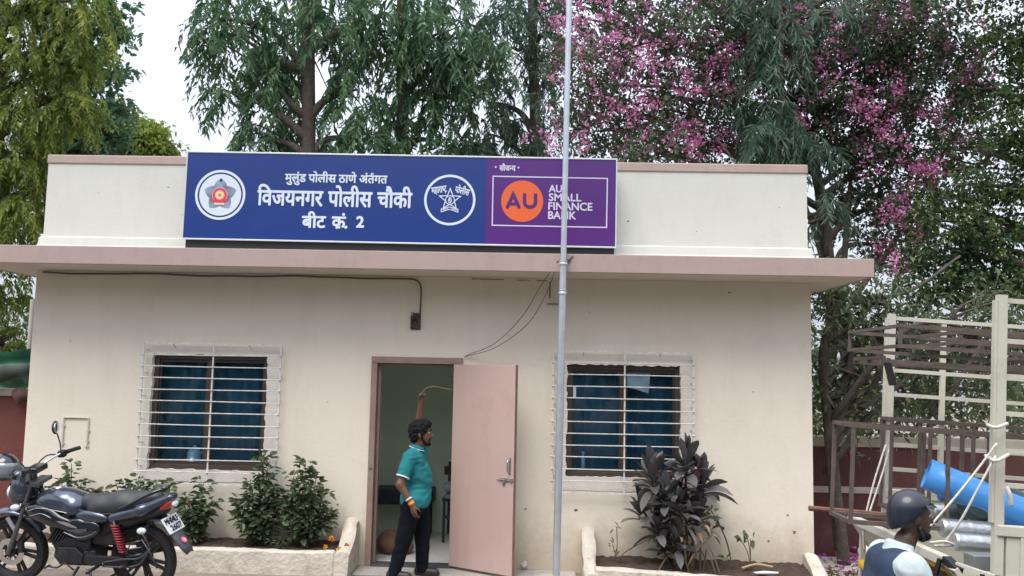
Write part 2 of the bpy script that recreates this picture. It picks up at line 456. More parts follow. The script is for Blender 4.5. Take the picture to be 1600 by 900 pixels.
# ================================================================== BUILDING
m_wall = M('cream_plaster', (0.735, 0.670, 0.558), 0.85, var=0.035, scale=1.3, bump=0.14, bscale=22, dirt=(0.56, 0.48, 0.38), dscale=1.1, damt=0.35, streak=(.50, .43, .35), sz=(1.1, 1.1, .3), samt=.22, splash=((.33, .25, .17), .12, .62))
m_par = M('parapet_plaster', (0.56, 0.56, 0.505), 0.85, var=0.03, scale=1.2, bump=0.12, bscale=22, dirt=(0.42, 0.40, 0.34), dscale=1.6, damt=0.35, streak=(.40, .385, .33), sz=(1.4, 1.4, .4), samt=.28)
m_pink = M('dusty_pink_paint', (0.395, 0.295, 0.265), 0.7, var=0.05, scale=2, bump=0.08, bscale=30, dirt=(0.33, 0.25, 0.22), dscale=1.3, damt=0.5, streak=(.24, .19, .165), sz=(3, 3, .8), samt=.35)
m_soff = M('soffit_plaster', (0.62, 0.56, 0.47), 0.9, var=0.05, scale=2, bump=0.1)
m_surr = M('patched_plaster', (0.69, 0.635, 0.56), 0.9, var=0.06, scale=6, bump=0.25, bscale=18, dirt=(0.42, 0.37, 0.31), dscale=5, damt=0.5)
m_green = M('green_interior', (0.70, 0.80, 0.62), 0.7, var=0.04)
m_tile = M('floor_tile', (0.55, 0.55, 0.52), 0.35, var=0.1, scale=8)
m_ceil = M('white_ceiling', (0.82, 0.82, 0.8), 0.9)
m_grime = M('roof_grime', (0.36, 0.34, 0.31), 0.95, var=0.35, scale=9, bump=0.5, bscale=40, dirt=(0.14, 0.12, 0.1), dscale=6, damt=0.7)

WL, WR, YB = -4.627, 3.821, 4.6
station = thing('police_post_building', 'cream single storey police post with dusty pink roof edge, door and two barred windows', 'building', (0, 0, 0))

def wall_open(mb, x0, x1, z0, z1, y0, y1, ops):
    """wall slab in the x-z plane with rectangular openings, one watertight skin with reveals"""
    X = sorted({x0, x1, *[o[0] for o in ops], *[o[1] for o in ops]}); Zs = sorted({z0, z1, *[o[2] for o in ops], *[o[3] for o in ops]})
    def hole(i, j):
        cx, cz = (X[i] + X[i + 1]) / 2, (Zs[j] + Zs[j + 1]) / 2
        return any(o[0] < cx < o[1] and o[2] < cz < o[3] for o in ops)
    V = []; F = []; cache = {}
    def vt(x, y, z):
        k = (x, y, z)
        if k not in cache: cache[k] = len(V); V.append(k)
        return cache[k]
    nx, nz = len(X) - 1, len(Zs) - 1
    solid_ = lambda i, j: 0 <= i < nx and 0 <= j < nz and not hole(i, j)
    for i in range(nx):
        for j in range(nz):
            if hole(i, j): continue
            a, b_, c, d = X[i], X[i + 1], Zs[j], Zs[j + 1]
            F.append((vt(a, y0, c), vt(b_, y0, c), vt(b_, y0, d), vt(a, y0, d)))
            F.append((vt(a, y1, c), vt(a, y1, d), vt(b_, y1, d), vt(b_, y1, c)))
            if not solid_(i - 1, j): F.append((vt(a, y0, c), vt(a, y0, d), vt(a, y1, d), vt(a, y1, c)))
            if not solid_(i + 1, j): F.append((vt(b_, y0, c), vt(b_, y1, c), vt(b_, y1, d), vt(b_, y0, d)))
            if not solid_(i, j - 1): F.append((vt(a, y0, c), vt(a, y1, c), vt(b_, y1, c), vt(b_, y0, c)))
            if not solid_(i, j + 1): F.append((vt(a, y0, d), vt(b_, y0, d), vt(b_, y1, d), vt(a, y1, d)))
    mb.add(V, F)

WINS = [(-3.28, -2.014, 0.944, 2.185), (1.216, 2.436, 0.967, 2.161)]
DOOR = (-0.886, 0.09, 0.0, 2.2)
mb = MB()
wall_open(mb, WL, WR, -0.4, 3.075, 0.0, 0.2, WINS + [DOOR])
mb.build('front_wall', m_wall, station)
mb = MB()
mb.span((WL, 0.2, -0.4), (WL + .2, YB, 0.9)); mb.span((WL, 0.2, 2.5), (WL + .2, YB, 3.075)); mb.span((WL, 0.2, 0.9), (WL + .2, .5, 2.5)); mb.span((WL, 1.9, 0.9), (WL + .2, YB, 2.5)); mb.span((WR - 0.2, 0.2, -0.4), (WR, YB, 0.9)); mb.span((WR - 0.2, 0.2, 2.5), (WR, YB, 3.075)); mb.span((WR - 0.2, 0.2, 0.9), (WR, .5, 2.5)); mb.span((WR - 0.2, 1.9, 0.9), (WR, YB, 2.5))  # unseen side openings added to let daylight into the room
mb.span((WL + 0.2, YB - 0.2, -0.4), (-2.2, YB, 3.075)); mb.span((-1.0, YB - 0.2, -0.4), (WR - 0.2, YB, 3.075))
mb.span((-2.2, YB - 0.2, -0.4), (-1.0, YB, 1.0)); mb.span((-2.2, YB - 0.2, 2.2), (-1.0, YB, 3.075))  # unseen back opening, likewise added to let skylight in
mb.build('outer_wall', m_wall, station)
# room behind the door: green walls, tiled floor
mb = MB()
mb.span((WL + .2, 2.0, 0.012), (3.62, 2.08, 2.97))
mb.span((-1.98, 0.201, 0.012), (-.89, 0.215, 2.97)); mb.span((.095, 0.201, 0.012), (1.15, 0.215, 2.97)); mb.span((2.50, 0.201, 0.012), (3.62, 0.215, 2.97))
mb.build('room_wall', m_green, station)
mb = MB().span((WL + 0.2, 0.2, -0.1), (WR - 0.2, YB - 0.2, 0.012)); mb.span((DOOR[0] + .06, 0.0, -0.1), (DOOR[1] - .06, 0.2, 0.010))
mb.build('room_floor', m_tile, station)
MB().span((WL + 0.2, 0.2, 2.97), (WR - 0.2, YB - 0.2, 3.0)).build('room_ceiling', m_ceil, station)
# a dado of dark paint low on the room wall
# roof slab and fascia
mb = MB().span((-5.05, -0.649, 3.0765), (4.215, YB + 0.5, 3.25))
mb.build('roof_slab', m_soff, station)
mb = MB()
mb.span((-5.08, -0.679, 3.070), (4.245, -0.6495, 3.256)); mb.span((4.2155, -0.6495, 3.070), (4.245, YB + 0.53, 3.256)); mb.span((-5.08, -0.6495, 3.070), (-5.0505, YB + 0.53, 3.256))
mb.build('fascia', m_pink, station, bevel=0.006)
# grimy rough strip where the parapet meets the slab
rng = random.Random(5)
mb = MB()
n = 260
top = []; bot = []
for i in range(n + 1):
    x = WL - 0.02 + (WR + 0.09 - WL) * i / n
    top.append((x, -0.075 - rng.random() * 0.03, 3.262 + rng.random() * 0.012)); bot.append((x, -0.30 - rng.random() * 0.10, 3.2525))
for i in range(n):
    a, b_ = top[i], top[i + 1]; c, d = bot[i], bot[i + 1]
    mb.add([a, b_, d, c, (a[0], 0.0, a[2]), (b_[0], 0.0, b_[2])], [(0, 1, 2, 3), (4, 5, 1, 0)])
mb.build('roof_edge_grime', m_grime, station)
# parapet: a coved foot, a thin groove, plain wall, pink coping
prof = [(-0.085, 3.253), (-0.06, 3.30), (-0.035, 3.36), (-0.026, 3.44), (-0.004, 3.452), (0.0, 3.456), (0.0, 4.272), (0.15, 4.272), (0.15, 3.253)]
mb = MB()
PL, PR = -4.584, 3.796
def foot(x, o, sgn):
    return x - sgn * min(o, 0) * 1.15
ringL = [(PL + min(p[0], 0) * 1.1, p[0], p[1]) for p in prof]; ringR = [(PR - min(p[0], 0) * 1.1, p[0], p[1]) for p in prof]
mb.loft([ringL, ringR])
for x0, s in ((PL, 1), (PR, -1)):
    mb.span((x0 + s * 0.002, 0.15, 3.253), (x0 + s * 0.15, YB - 0.1, 4.27))
mb.span((PL + 0.15, YB - 0.25, 3.253), (PR - 0.15, YB - 0.1, 4.27))
mb.build('parapet', m_par, station)
mb = MB().span((PL - 0.012, -0.014, 4.2725), (PR + 0.012, 0.166, 4.372))
mb.span((PL - 0.012, 0.1665, 4.2725), (PL + 0.165, YB - 0.09, 4.372)); mb.span((PR - 0.165, 0.1665, 4.2725), (PR + 0.012, YB - 0.09, 4.372))
mb.build('coping', m_pink, station, bevel=0.012)

# ---- windows
m_wood = M('dark_brown_frame', (0.060, 0.043, 0.032), 0.45, var=0.2, scale=10, bump=0.1)
m_iron = M('grey_grille_paint', (0.62, 0.62, 0.60), 0.5, var=0.2, scale=25, dirt=(0.22, 0.15, 0.1), dscale=18, damt=0.7)
m_curt = M('blue_curtain', (0.075, 0.145, 0.180), 0.8, var=0.2, scale=3)
def glass_mat():
    m = bpy.data.materials.new('tinted_glass'); m.use_nodes = True
    t = m.node_tree; n = t.nodes; p = n['Principled BSDF']
    g = n.new('ShaderNodeBsdfGlossy'); g.inputs['Roughness'].default_value = 0.03; g.inputs['Color'].default_value = (0.9, 0.95, 1, 1)
    tr = n.new('ShaderNodeBsdfTransparent'); tr.inputs[0].default_value = (0.72, 0.88, 0.95, 1)
    fr = n.new('ShaderNodeFresnel'); fr.inputs[0].default_value = 1.33
    ad = n.new('ShaderNodeMath'); ad.operation = 'ADD'; ad.inputs[1].default_value = 0.0
    t.links.new(fr.outputs[0], ad.inputs[0])
    mxs = n.new('ShaderNodeMixShader'); t.links.new(ad.outputs[0], mxs.inputs[0]); t.links.new(tr.outputs[0], mxs.inputs[1]); t.links.new(g.outputs[0], mxs.inputs[2])
    t.links.new(mxs.outputs[0], n['Material Output'].inputs[0]); n.remove(p)
    return m
m_glass = glass_mat()
rng = random.Random(11)
for k, (x0, x1, z0, z1) in enumerate(WINS):
    yf = 0.05; fw = 0.055; mxx = x0 + (x1 - x0) * (0.485 if k == 0 else 0.5)
    f = MB()
    f.span((x0, yf, z0), (x0 + fw, yf + .09, z1)); f.span((x1 - fw, yf, z0), (x1, yf + .09, z1))
    f.span((x0 + fw, yf, z0), (x1 - fw, yf + .09, z0 + fw)); f.span((x0 + fw, yf, z1 - fw), (x1 - fw, yf + .09, z1))
    f.span((mxx - .024, yf + .012, z0 + fw), (mxx + .024, yf + .08, z1 - fw))
    win = f.build('window', m_wood, station, bevel=0.004)
    for (a, b_) in ((x0 + fw, mxx - .024), (mxx + .024, x1 - fw)):
        s = MB()
        for q0, q1 in (((a + .002, z0 + fw + .002), (a + .018, z1 - fw - .002)), ((b_ - .018, z0 + fw + .002), (b_ - .002, z1 - fw - .002)), ((a + .018, z0 + fw + .002), (b_ - .018, z0 + fw + .03)), ((a + .018, z1 - fw - .03), (b_ - .018, z1 - fw - .002))):
            s.span((q0[0], yf + .03, q0[1]), (q1[0], yf + .055, q1[1]))
        s.build('sash', m_wood, win)
        MB().span((a + .024, yf + .040, z0 + fw + .028), (b_ - .024, yf + .044, z1 - fw - .028)).build('pane', m_glass, win)
    V = []; F = []; nn = 120
    for j in range(7):
        for i in range(nn + 1):
            x = x0 - 0.02 + (x1 - x0 + 0.04) * i / nn; t = j / 6
            V.append((x, 0.26 + 0.026 * math.sin(x * 46 + 1.3 * math.sin(x * 9 + k)) * (0.45 + 0.55 * t) + 0.012 * math.sin(x * 17), z1 + 0.03 - (z1 - z0 + 0.1) * t))
    for j in range(6):
        for i in range(nn): F.append((j * (nn + 1) + i, j * (nn + 1) + i + 1, (j + 1) * (nn + 1) + i + 1, (j + 1) * (nn + 1) + i))
    raw_mesh('curtain', V, F, m_curt, win)
    # closed box behind the curtain, so the far side stays dark
    # rough plaster band round the opening
    gx0, gx1, gz0, gz1 = [(-3.351, -1.856, .811, 2.298), (1.071, 2.557, .8125, 2.2945)][k]
    outer = []; inner = []
    def walk(a, b_, c, d, n, jit):
        pts = []
        for (p, q) in (((a, c), (b_, c)), ((b_, c), (b_, d)), ((b_, d), (a, d)), ((a, d), (a, c))):
            for i in range(n): pts.append((p[0] + (q[0] - p[0]) * i / n + rng.uniform(-jit, jit), p[1] + (q[1] - p[1]) * i / n + rng.uniform(-jit, jit)))
        return pts
    outer = walk(gx0 + .01, gx1 - .01, gz0 + .015, gz1 - .02, 26, 0.006); inner = walk(x0 + .006, x1 - .006, z0 + .004, z1 - .006, 26, 0.010)
    q = MB(); N = len(outer); yp = -0.006
    vs = [(p[0], yp, p[1]) for p in outer] + [(p[0], yp - .003, p[1]) for p in inner] + [(p[0], 0.004, p[1]) for p in outer] + [(p[0], 0.055, p[1]) for p in inner]
    fs = []
    for i in range(N):
        j = (i + 1) % N
        fs += [(i, j, N + j, N + i), (i, 2 * N + i, 2 * N + j, j), (N + i, N + j, 3 * N + j, 3 * N + i)]
    q.add(vs, fs); q.build('window_surround', m_surr, win)
    # security grille standing off the wall
    g = MB(); yg = -0.08
    step = (gz1 - gz0) / 12
    for i in range(13):
        z = gz0 + step * i; lo, hi = gx0 - 0.028, gx1 + 0.006
        dz = rng.uniform(-.004, .004)
        if i in (0, 12): g.bar((gx0, yg, z), (gx1, yg, z), .014, .016)
        else: g.tube([(lo, yg - .010, z + dz), ((lo + hi) / 2, yg - .010, z + rng.uniform(-.004, .004)), (hi, yg - .010, z - dz)], .0062, 6)
    for x in (gx0, (gx0 * .49 + gx1 * .51), gx1):
        zz0 = gz0 if k == 0 and x not in (gx0, gx1) else gz0 + (0.0 if k else step)
        g.bar((x, yg + .006, zz0), (x, yg + .006, gz1), .015, .014)
    for x in (gx0, gx1):
        for i in (1, 3, 5, 7, 9, 11):
            z = gz0 + step * i + .05; g.tube([(x, yg + .005, z), (x + (.012 if x == gx0 else -.012), -0.03, z + .004), (x + (.03 if x == gx0 else -.03), 0.012, z)], .006, 6)
    for x in (gx0 + .32, gx1 - .35):
        g.tube([(x, yg, gz1), (x, -.04, gz1 - .03), (x, .012, gz1 - .045)], .006, 6)
    g.build('grille', m_iron, win)

# ---- door
m_jamb = M('door_frame_paint', (0.27, 0.185, 0.15), 0.6, var=0.12, scale=8, bump=0.15, dirt=(0.14, 0.09, 0.07), dscale=7, damt=0.5)
m_leaf = M('pink_laminate', (0.48, 0.34, 0.30), 0.42, var=0.03, scale=2, dirt=(0.40, 0.25, 0.20), dscale=1.5, damt=0.6, streak=(.36, .24, .20), samt=.25, tint=(0.51, 0.37, 0.33))
m_edge = M('door_edge', (0.20, 0.13, 0.10), 0.6, var=0.15)
m_steel = M('dull_steel', (0.42, 0.41, 0.39), 0.35, metal=0.9, var=0.15, scale=30)
f = MB()
f.span((-.886, -.03, 0.0), (-.822, .12, 2.128)); f.span((.028, -.03, 0.0), (.09, .12, 2.128)); f.span((-.886, -.03, 2.1285), (.098, .12, 2.2))
f.span((-.8215, .05, 0.0), (-.79, .12, 2.128)); f.span((-.79, .05, 2.105), (.0275, .12, 2.128))
frame = f.build('door_frame', m_jamb, station, bevel=0.006)
MB().span((-.8215, -.06, -.02), (.0275, .12, .022)).build('threshold', M('dark_stone', (0.05, 0.055, 0.06), 0.5, var=0.3, scale=20), frame, bevel=0.004)
hinge = Vector((0.025, -0.034, 0.03)); ang = -math.atan2(0.425, 0.665)
LW = 0.80
leaf = MB().span((0, -.034, 0), (LW - .006, 0, 2.098)).build('door', m_leaf, station, bevel=0.002)
leaf.location = hinge; leaf.rotation_euler = (0, 0, ang)
MB().span((LW - .0058, -.0345, 0.0), (LW + .002, .0005, 2.1)).build('edge_strip', m_edge, leaf)
h = MB()
h.span((.735, -.038, .995), (.762, -.0345, 1.165))
h.tube(bez([(.748, -.037, 1.01), (.748, -.075, 1.03), (.748, -.08, 1.08), (.748, -.075, 1.13), (.748, -.037, 1.15)], 6), .007, 8)
h.build('pull_handle', m_steel, leaf, smooth='auto')
h = MB()
h.span((.64, -.040, .925), (.79, -.0345, .955)); h.tube([(.60, -.046, .94), (.79, -.046, .94)], .006, 8); h.tube([(.68, -.046, .94), (.68, -.055, .90)], .006, 8)
h.span((.665, -.044, .885), (.695, -.0345, .925)); h.span((.70, -.055, .925), (.715, -.034, .957)); h.span((.765, -.055, .925), (.78, -.034, .957))
h.build('latch', m_steel, leaf)
h = MB(); h.lathe((-.855, -.032, 1.02), (0, -1, 0), [(0, 0.012), (.012, .010), (.016, 0.0), (.016, -.01)], 14)
h.build('door_stud', m_steel, frame, smooth='auto')

# ================================================================== THINGS INSIDE THE DOOR
m_sack = M('jute_sack', (0.15, 0.085, 0.055), 0.95, var=0.2, scale=14, bump=0.5, bscale=70)
o = solid('sack', [('e', (-.70, .62, .11), (.19, .17, .13), None, .05), ('e', (-.62, .60, .08), (.17, .16, .09), None, .05), ('e', (-.73, .63, .17), (.10, .09, .09), None, .06)], .02, m_sack)
tag(o, 'slumped brown sack on the floor just inside the doorway', 'sack')
m_dark = M('dark_rexine', (0.022, 0.026, 0.034), 0.5, var=0.2)
m_frame = M('black_iron', (0.02, 0.02, 0.022), 0.5, var=0.2)
t = thing('bench', 'dark padded bench along the green wall behind the man', 'bench', (0, 0, 0.012))
MB().span((-1.5, 1.5, .40), (-.36, 1.95, .58)).build('seat', m_dark, t, bevel=0.02)
for x in (-1.45, -.42):
    for y in (1.55, 1.90): MB().bar((x, y, 0), (x, y, .40), .04).build('leg', m_frame, t)
t = thing('steel_cot', 'dark iron cot frame with thin slats beside the open door leaf', 'cot', (0, 0, 0.012))
fr_ = MB()
for z in (.30, .50): fr_.bar((-.20, 1.3, z), (.70, 1.3, z), .035); fr_.bar((-.20, 1.9, z), (.70, 1.9, z), .035)
fr_.bar((-.20, 1.3, .5), (-.20, 1.9, .5), .035); fr_.bar((.70, 1.3, .5), (.70, 1.9, .5), .035)
fr_.span((-.20, 1.3, .80), (.70, 1.335, .90))
fr_.build('frame', m_frame, t)
for x in (-.19, .68):
    for y in (1.3, 1.9): MB().bar((x, y, 0), (x, y, .90 if y > 1.5 else .5), .03).build('leg', m_frame, t)
MB().span((-.19, 1.33, .515), (.68, 1.88, .55)).build('mattress_board', M('grey_board', (.3, .31, .3), .8), t)
o = solid('plastic_bag', [('e', (-.10, 1.6, .63), (.15, .12, .08), None, .04), ('e', (.02, 1.62, .62), (.10, .10, .07), None, .04)], .02, M('dull_white_plastic', (.45, .5, .48), .4))
tag(o, 'crumpled pale plastic bag lying on the iron cot indoors', 'bag')
m_cup = M('white_enamel', (.72, .74, .76), .25, var=.03)

# a white jug on the sill of the left window, seen through the pane
t = thing('water_jug', 'white plastic jug standing on the inside sill of the left window', 'jug', (-2.83, .165, 1.0))
MB().lathe((0, 0, 0), (0, 0, 1), [(0, 0), (.07, 0), (.078, .01), (.074, .12), (.062, .14), (.055, .143), (.05, .135), (0, .13)], 20).build('jug_body', m_cup, t, smooth='auto')
MB().lathe((0, 0, .13), (0, 0, 1), [(0.062, 0.008), (.062, .02), (.02, .05), (.014, .065), (0, .07)], 20).build('lid', m_cup, t, smooth='auto')
MB().tube(bez([(.06, 0, .03), (.11, 0, .05), (.115, 0, .10), (.065, 0, .125)], 6), .009, 8).build('handle', m_cup, t, smooth=True)
t = tag(MB().lathe((1.41, .17, 1.02), (0, 0, 1), [(0, 0), (.022, 0), (.022, .13), (.010, .15), (.010, .17), (.016, .17), (.016, .20), (0, .20)], 14).build('small_bottle', m_cup, smooth='auto'), 'slim white topped bottle inside the lower left corner of the right window', 'bottle')
# paper stickers on the right window pane
t = tag(MB().span((1.275, .0875, 1.80), (1.322, .0892, 1.915)).build('sticker', M('paper', (.55, .62, .66), .7)), 'small pale paper slip stuck near the left edge of the right window pane', 'sticker')
t = MB(); t.add([(1.76, .0885, 2.08), (2.12, .0885, 2.075), (2.10, .0885, 1.86), (1.97, .0885, 1.90), (1.84, .0885, 1.93)], [(0, 1, 2, 3, 4)])
tag(t.build('torn_poster', M('faded_paper', (.16, .25, .31), .7, var=.3, scale=9), solid=.001), 'faded torn paper stuck inside the top of the right window pane', 'poster')

# ================================================================== WALL FITTINGS AND WIRES
m_cable = M('grimy_cable', (.13, .105, .085), .7, var=.2, scale=20)
rng = random.Random(3)
pts = [(-4.55, -.02, 3.052)] + [(-4.5 + i * .25, -.018, 3.05 - .008 + .010 * rng.random() - .006 * math.sin(i)) for i in range(1, 16)] + [(-.55, -.018, 3.045), (-.44, -.018, 3.035), (-.385, -.018, 2.98), (-.375, -.018, 2.85), (-.378, -.018, 2.68)]
tag(MB().tube(bez(pts, 4), .009, 6).build('wall_cable', m_cable, smooth=True), 'thin dirty cable running under the eave and bending down to the old lamp base', 'cable')
m_old = M('burnt_bakelite', (.085, .068, .055), .7, var=.35, scale=30, bump=.4, bscale=60, dirt=(.3, .27, .22), dscale=25, damt=.6)
t = thing('wall_lamp_base', 'rusty bulbless lamp base fixed high on the wall above the doorway', 'lamp base', (-.425, 0, 2.59))
MB().span((-.055, -.02, -.095), (.055, 0, .085)).build('back_plate', m_old, t, bevel=.006)
MB().lathe((0, -.02, -.02), (0, -1, 0), [(.05, 0), (.052, .03), (.044, .05), (.040, .055), (.035, .02), (0, .02)], 18).build('holder_ring', m_old, t, smooth='auto')
for z in (-.07, .05, .075): MB().tube([(-.05, -.022, z), (-.045, -.04, z + .01), (.0, -.05, z), (.05, -.03, z - .01)], .006, 6).build('wire_end', m_cable, t, smooth=True)
MB().span((-.06, -.035, .05), (-.03, -.02, .09)).build('clip', M('chalk_white', (.6, .58, .54), .7), t)
m_pvc = M('painted_pipe', (.60, .55, .48), .6, var=.06)
t = thing('wall_conduit', 'cream painted conduit bent in a square arch on the wall beside the left window', 'conduit', (-4.07, 0, 1.17))
q = MB().tube([(-.135, -.012, 0), (-.135, -.012, .305), (.135, -.012, .308), (.135, -.012, .0)], .010, 8); q.build('pipe', m_pvc, t, smooth='auto')
for x, z in ((-.135, .03), (-.135, .22), (.135, .06), (.135, .17), (.135, .0)):
    MB().span((x - .02, -.016, z - .008), (x + .02, -.001, z + .008)).build('clamp', m_pvc, t)
# two loose wires from the pole's bracket to the door head
m_rwire = M('thin_red_brown_wire', (.13, .075, .06), .7)
for k, (mid, e, lab) in enumerate((((.72, -.36, 2.62), (.13, -.02, 2.225), 'upper of two thin loose wires sagging from the roof edge to the door head'), ((.79, -.36, 2.56), (.11, -.02, 2.21), 'lower of two thin loose wires sagging from the roof edge to the door head'))):
    p0 = Vector((1.09, -.69, 3.19)); e = Vector(e); mid = Vector(mid)
    c1 = p0.lerp(mid, .45) + Vector((-.02 + .05 * k, 0, -.02)); c2 = mid.lerp(e, .55) + Vector((.04, 0, -.05))
    tag(MB().tube(bez([p0, c1, mid, c2, e], 8), .0038, 5).build('loose_wire', m_rwire, smooth=True), lab, 'wire', 'loose wires over the door')

# ================================================================== POLE
m_galv = M('galvanised_pipe', (.50, .53, .57), .38, metal=.55, var=.1, scale=9, dirt=(.3, .31, .33), dscale=5, damt=.5)
t = thing('flagpole', 'tall slim galvanised pole standing in front of the wall and sign', 'pole', (1.113, -.745, 0))
def px_(z): return 0.0081 * (z - .1)
for (z0, z1, r) in ((gz(1.1) - .02, 2.98, .036), (2.98, 3.16, .034), (3.16, 8.5, .0295)):
    MB().tube([(px_(z0), 0, z0), (px_(z1), 0, z1)], r, 16).build('pipe', m_galv, t, smooth='auto')
for z in (2.86, 3.155):
    MB().lathe((px_(z), 0, z), (0.008, 0, 1), [(.036, -.022), (.043, -.02), (.043, .0), (.039, .006), (.042, .010), (.042, .02), (.033, .024)], 16).build('coupler', m_galv, t, smooth='auto')
q = MB().bar((px_(3.17) - .01, .03, 3.165), (px_(3.17) + .07, .06, 3.19), .012, .03); q.bar((px_(3.17) + .03, .04, 3.16), (px_(3.17) + .10, .064, 3.235), .010)
q.build('bracket', M('rusty_iron', (.11, .07, .055), .8, var=.3, scale=30), t)
# corroded hook and short pipe strap on the wall beside the pole
t = MB().tube([(1.02, -.012, 3.04), (1.02, -.014, 2.86)], .006, 6); t.bar((1.0, -.012, 2.80), (1.13, -.012, 2.80), .02, .008)
tag(t.build('wall_bracket', m_cable), 'short dark iron bracket on the wall just behind the pole under the eave', 'bracket')
m_crack = M('dark_crack', (.16, .125, .095), .95)  # dark colour shared by plaster cracks and chips
g_c = random.Random(8)
def crack(x0, x1, z, parent=station):
    q = MB(); x = x0; pts = []
    while x < x1: pts.append((x, z + g_c.uniform(-.004, .004))); x += g_c.uniform(.03, .07)
    for a, b_ in zip(pts, pts[1:]):
        h0, h1 = g_c.uniform(.002, .006), g_c.uniform(.002, .006)
        q.add([(a[0], -.0015, a[1] - h0), (b_[0], -.0015, b_[1] - h1), (b_[0], -.0015, b_[1] + h1), (a[0], -.0015, a[1] + h0)], [(0, 1, 2, 3)])
    q.build('plaster_crack', m_crack, parent)
for cx_, cz_, r_, yy in ((-.02, 2.0, .009, 0), (1.45, 2.72, .008, 0), (2.95, 2.96, .012, 0), (.58, 2.45, .007, 0), (3.2, 1.9, .010, 0), (-1.35, 1.7, .007, 0), (-4.2, 2.3, .008, 0), (3.55, .62, .016, 0), (3.62, .45, .022, 0), (.80, .62, .012, 0), (1.33, .62, .020, 0), (3.35, .35, .014, 0), (-1.2, .62, .012, 0), (-3.22, 4.02, .011, 0), (-3.05, 3.72, .008, 0), (1.86, 3.72, .012, 0), (2.6, 3.62, .007, 0), (-4.0, 3.95, .007, 0), (3.5, 3.9, .008, 0)):
    n_ = 9; pts = [(cx_ + r_ * g_c.uniform(.5, 1.3) * math.cos(i * 2 * math.pi / n_), -.0012, cz_ + r_ * g_c.uniform(.4, 1.0) * math.sin(i * 2 * math.pi / n_)) for i in range(n_)]
    MB().add(pts, [tuple(range(n_))]).build('plaster_chip', m_crack, station)
crack(.17, .52, 3.058); crack(.66, .82, 3.055); crack(.88, 1.0, 3.052)
# ================================================================== PLANTERS
m_plant = M('flaking_whitewash', (0.56, 0.51, 0.43), 0.95, var=0.15, scale=7, bump=0.7, bscale=24, dirt=(0.22, 0.17, 0.12), dscale=4.5, damt=0.75)
m_soil = M('dark_soil', (0.055, 0.036, 0.026), 1.0, var=0.4, scale=14, bump=1.0, bscale=26)
def soil_mesh(x0, x1, y0, y1, z0, z1, par, seed):
    r = np.random.default_rng(seed); nx, ny = int((x1 - x0) / .04), max(8, int((y1 - y0) / .04)); V = []; F = []
    for j in range(ny + 1):
        for i in range(nx + 1):
            V.append((x0 + (x1 - x0) * i / nx, y0 + (y1 - y0) * j / ny, z0 + (z1 - z0) * j / ny + r.uniform(-.012, .016)))
    for j in range(ny):
        for i in range(nx): F.append((j * (nx + 1) + i, j * (nx + 1) + i + 1, (j + 1) * (nx + 1) + i + 1, (j + 1) * (nx + 1) + i))
    return raw_mesh('soil', V, F, m_soil, par)
def rough(o, amt, seed, sub=2):
    """weathered masonry: subdivide and push the faces about a little"""
    bm = bmesh.new(); bm.from_mesh(o.data)
    for _ in range(sub): bmesh.ops.subdivide_edges(bm, edges=bm.edges, cuts=1, use_grid_fill=True)
    import mathutils.noise as N
    for v in bm.verts: v.co += N.noise_vector(v.co * 7 + Vector((seed, 0, 0))) * amt + N.noise_vector(v.co * 22) * amt * .4
    bm.to_mesh(o.data); bm.free(); o.data.shade_smooth(); o.data.set_sharp_from_angle(angle=rad(50))
def seg_box(mb, x0, x1, y0, y1, z0, z1, nx):
    """long box cut in nx lengths so it can be weathered"""
    r = [[(x0 + (x1 - x0) * i / nx, y0, z0), (x0 + (x1 - x0) * i / nx, y1, z0), (x0 + (x1 - x0) * i / nx, y1, z1), (x0 + (x1 - x0) * i / nx, y0, z1)] for i in range(nx + 1)]
    mb.loft(r)
t = thing('left_planter', 'low whitewashed masonry planter under the left window beside the motorcycle', 'planter', (0, 0, 0)); t.name = 'planter_bed'
mb = MB(); seg_box(mb, -5.2, -1.10, -.54, -.43, -.2, .235, 24); o = mb.build('front_kerb', m_plant, t, bevel=.02); rough(o, .012, 1)
e = [(-.54, -.2), (-.01, -.2), (-.01, .47), (-.05, .50), (-.12, .475), (-.24, .37), (-.36, .275), (-.45, .245), (-.54, .235)]
mb = MB()
xs_ = [-1.10, -1.06, -1.0, -.955]
mb.loft([[(x, p[0], p[1] - (.03 if x in (-1.10, -.955) else 0) * (p[1] > 0)) for p in e] for x in xs_]); o = mb.build('end_wall', m_plant, t); rough(o, .014, 2, 1)
soil_mesh(-5.2, -1.08, -.44, .0, .205, .245, t, 4)
t = thing('planter_bed', 'low cream masonry planter under the right window holding the dark cordyline', 'planter', (0, 0, 0))
mb = MB(); seg_box(mb, 1.50, 3.72, -.62, -.50, -.3, .16, 16); mb.v = [(p[0], p[1], p[2] - (.045 * (p[0] - 1.5) if p[2] > 0 else 0)) for p in mb.v]; o = mb.build('front_kerb', m_plant, t, bevel=.02); rough(o, .012, 3)
e = [(-.62, -.3), (-.01, -.3), (-.01, .44), (-.06, .475), (-.12, .465), (-.26, .36), (-.40, .22), (-.50, .14), (-.62, .10)]
mb = MB(); mb.loft([[(x, p[0], p[1] - (.025 if x in (1.39, 1.52) else 0) * (p[1] > 0)) for p in e] for x in (1.39, 1.42, 1.48, 1.52)]); o = mb.build('end_wall', m_plant, t); rough(o, .014, 4, 1)
e = [(-.66, -.3), (-.01, -.3), (-.01, .24), (-.06, .25), (-.20, .19), (-.40, .10), (-.66, .02)]
mb = MB(); mb.loft([[(x, p[0], p[1] - (.02 if x in (3.70, 3.84) else 0) * (p[1] > 0)) for p in e] for x in (3.70, 3.74, 3.80, 3.84)]); o = mb.build('end_wall', m_plant, t); rough(o, .014, 5, 1)
so = soil_mesh(1.50, 3.72, -.52, .0, .115, .16, t, 5)
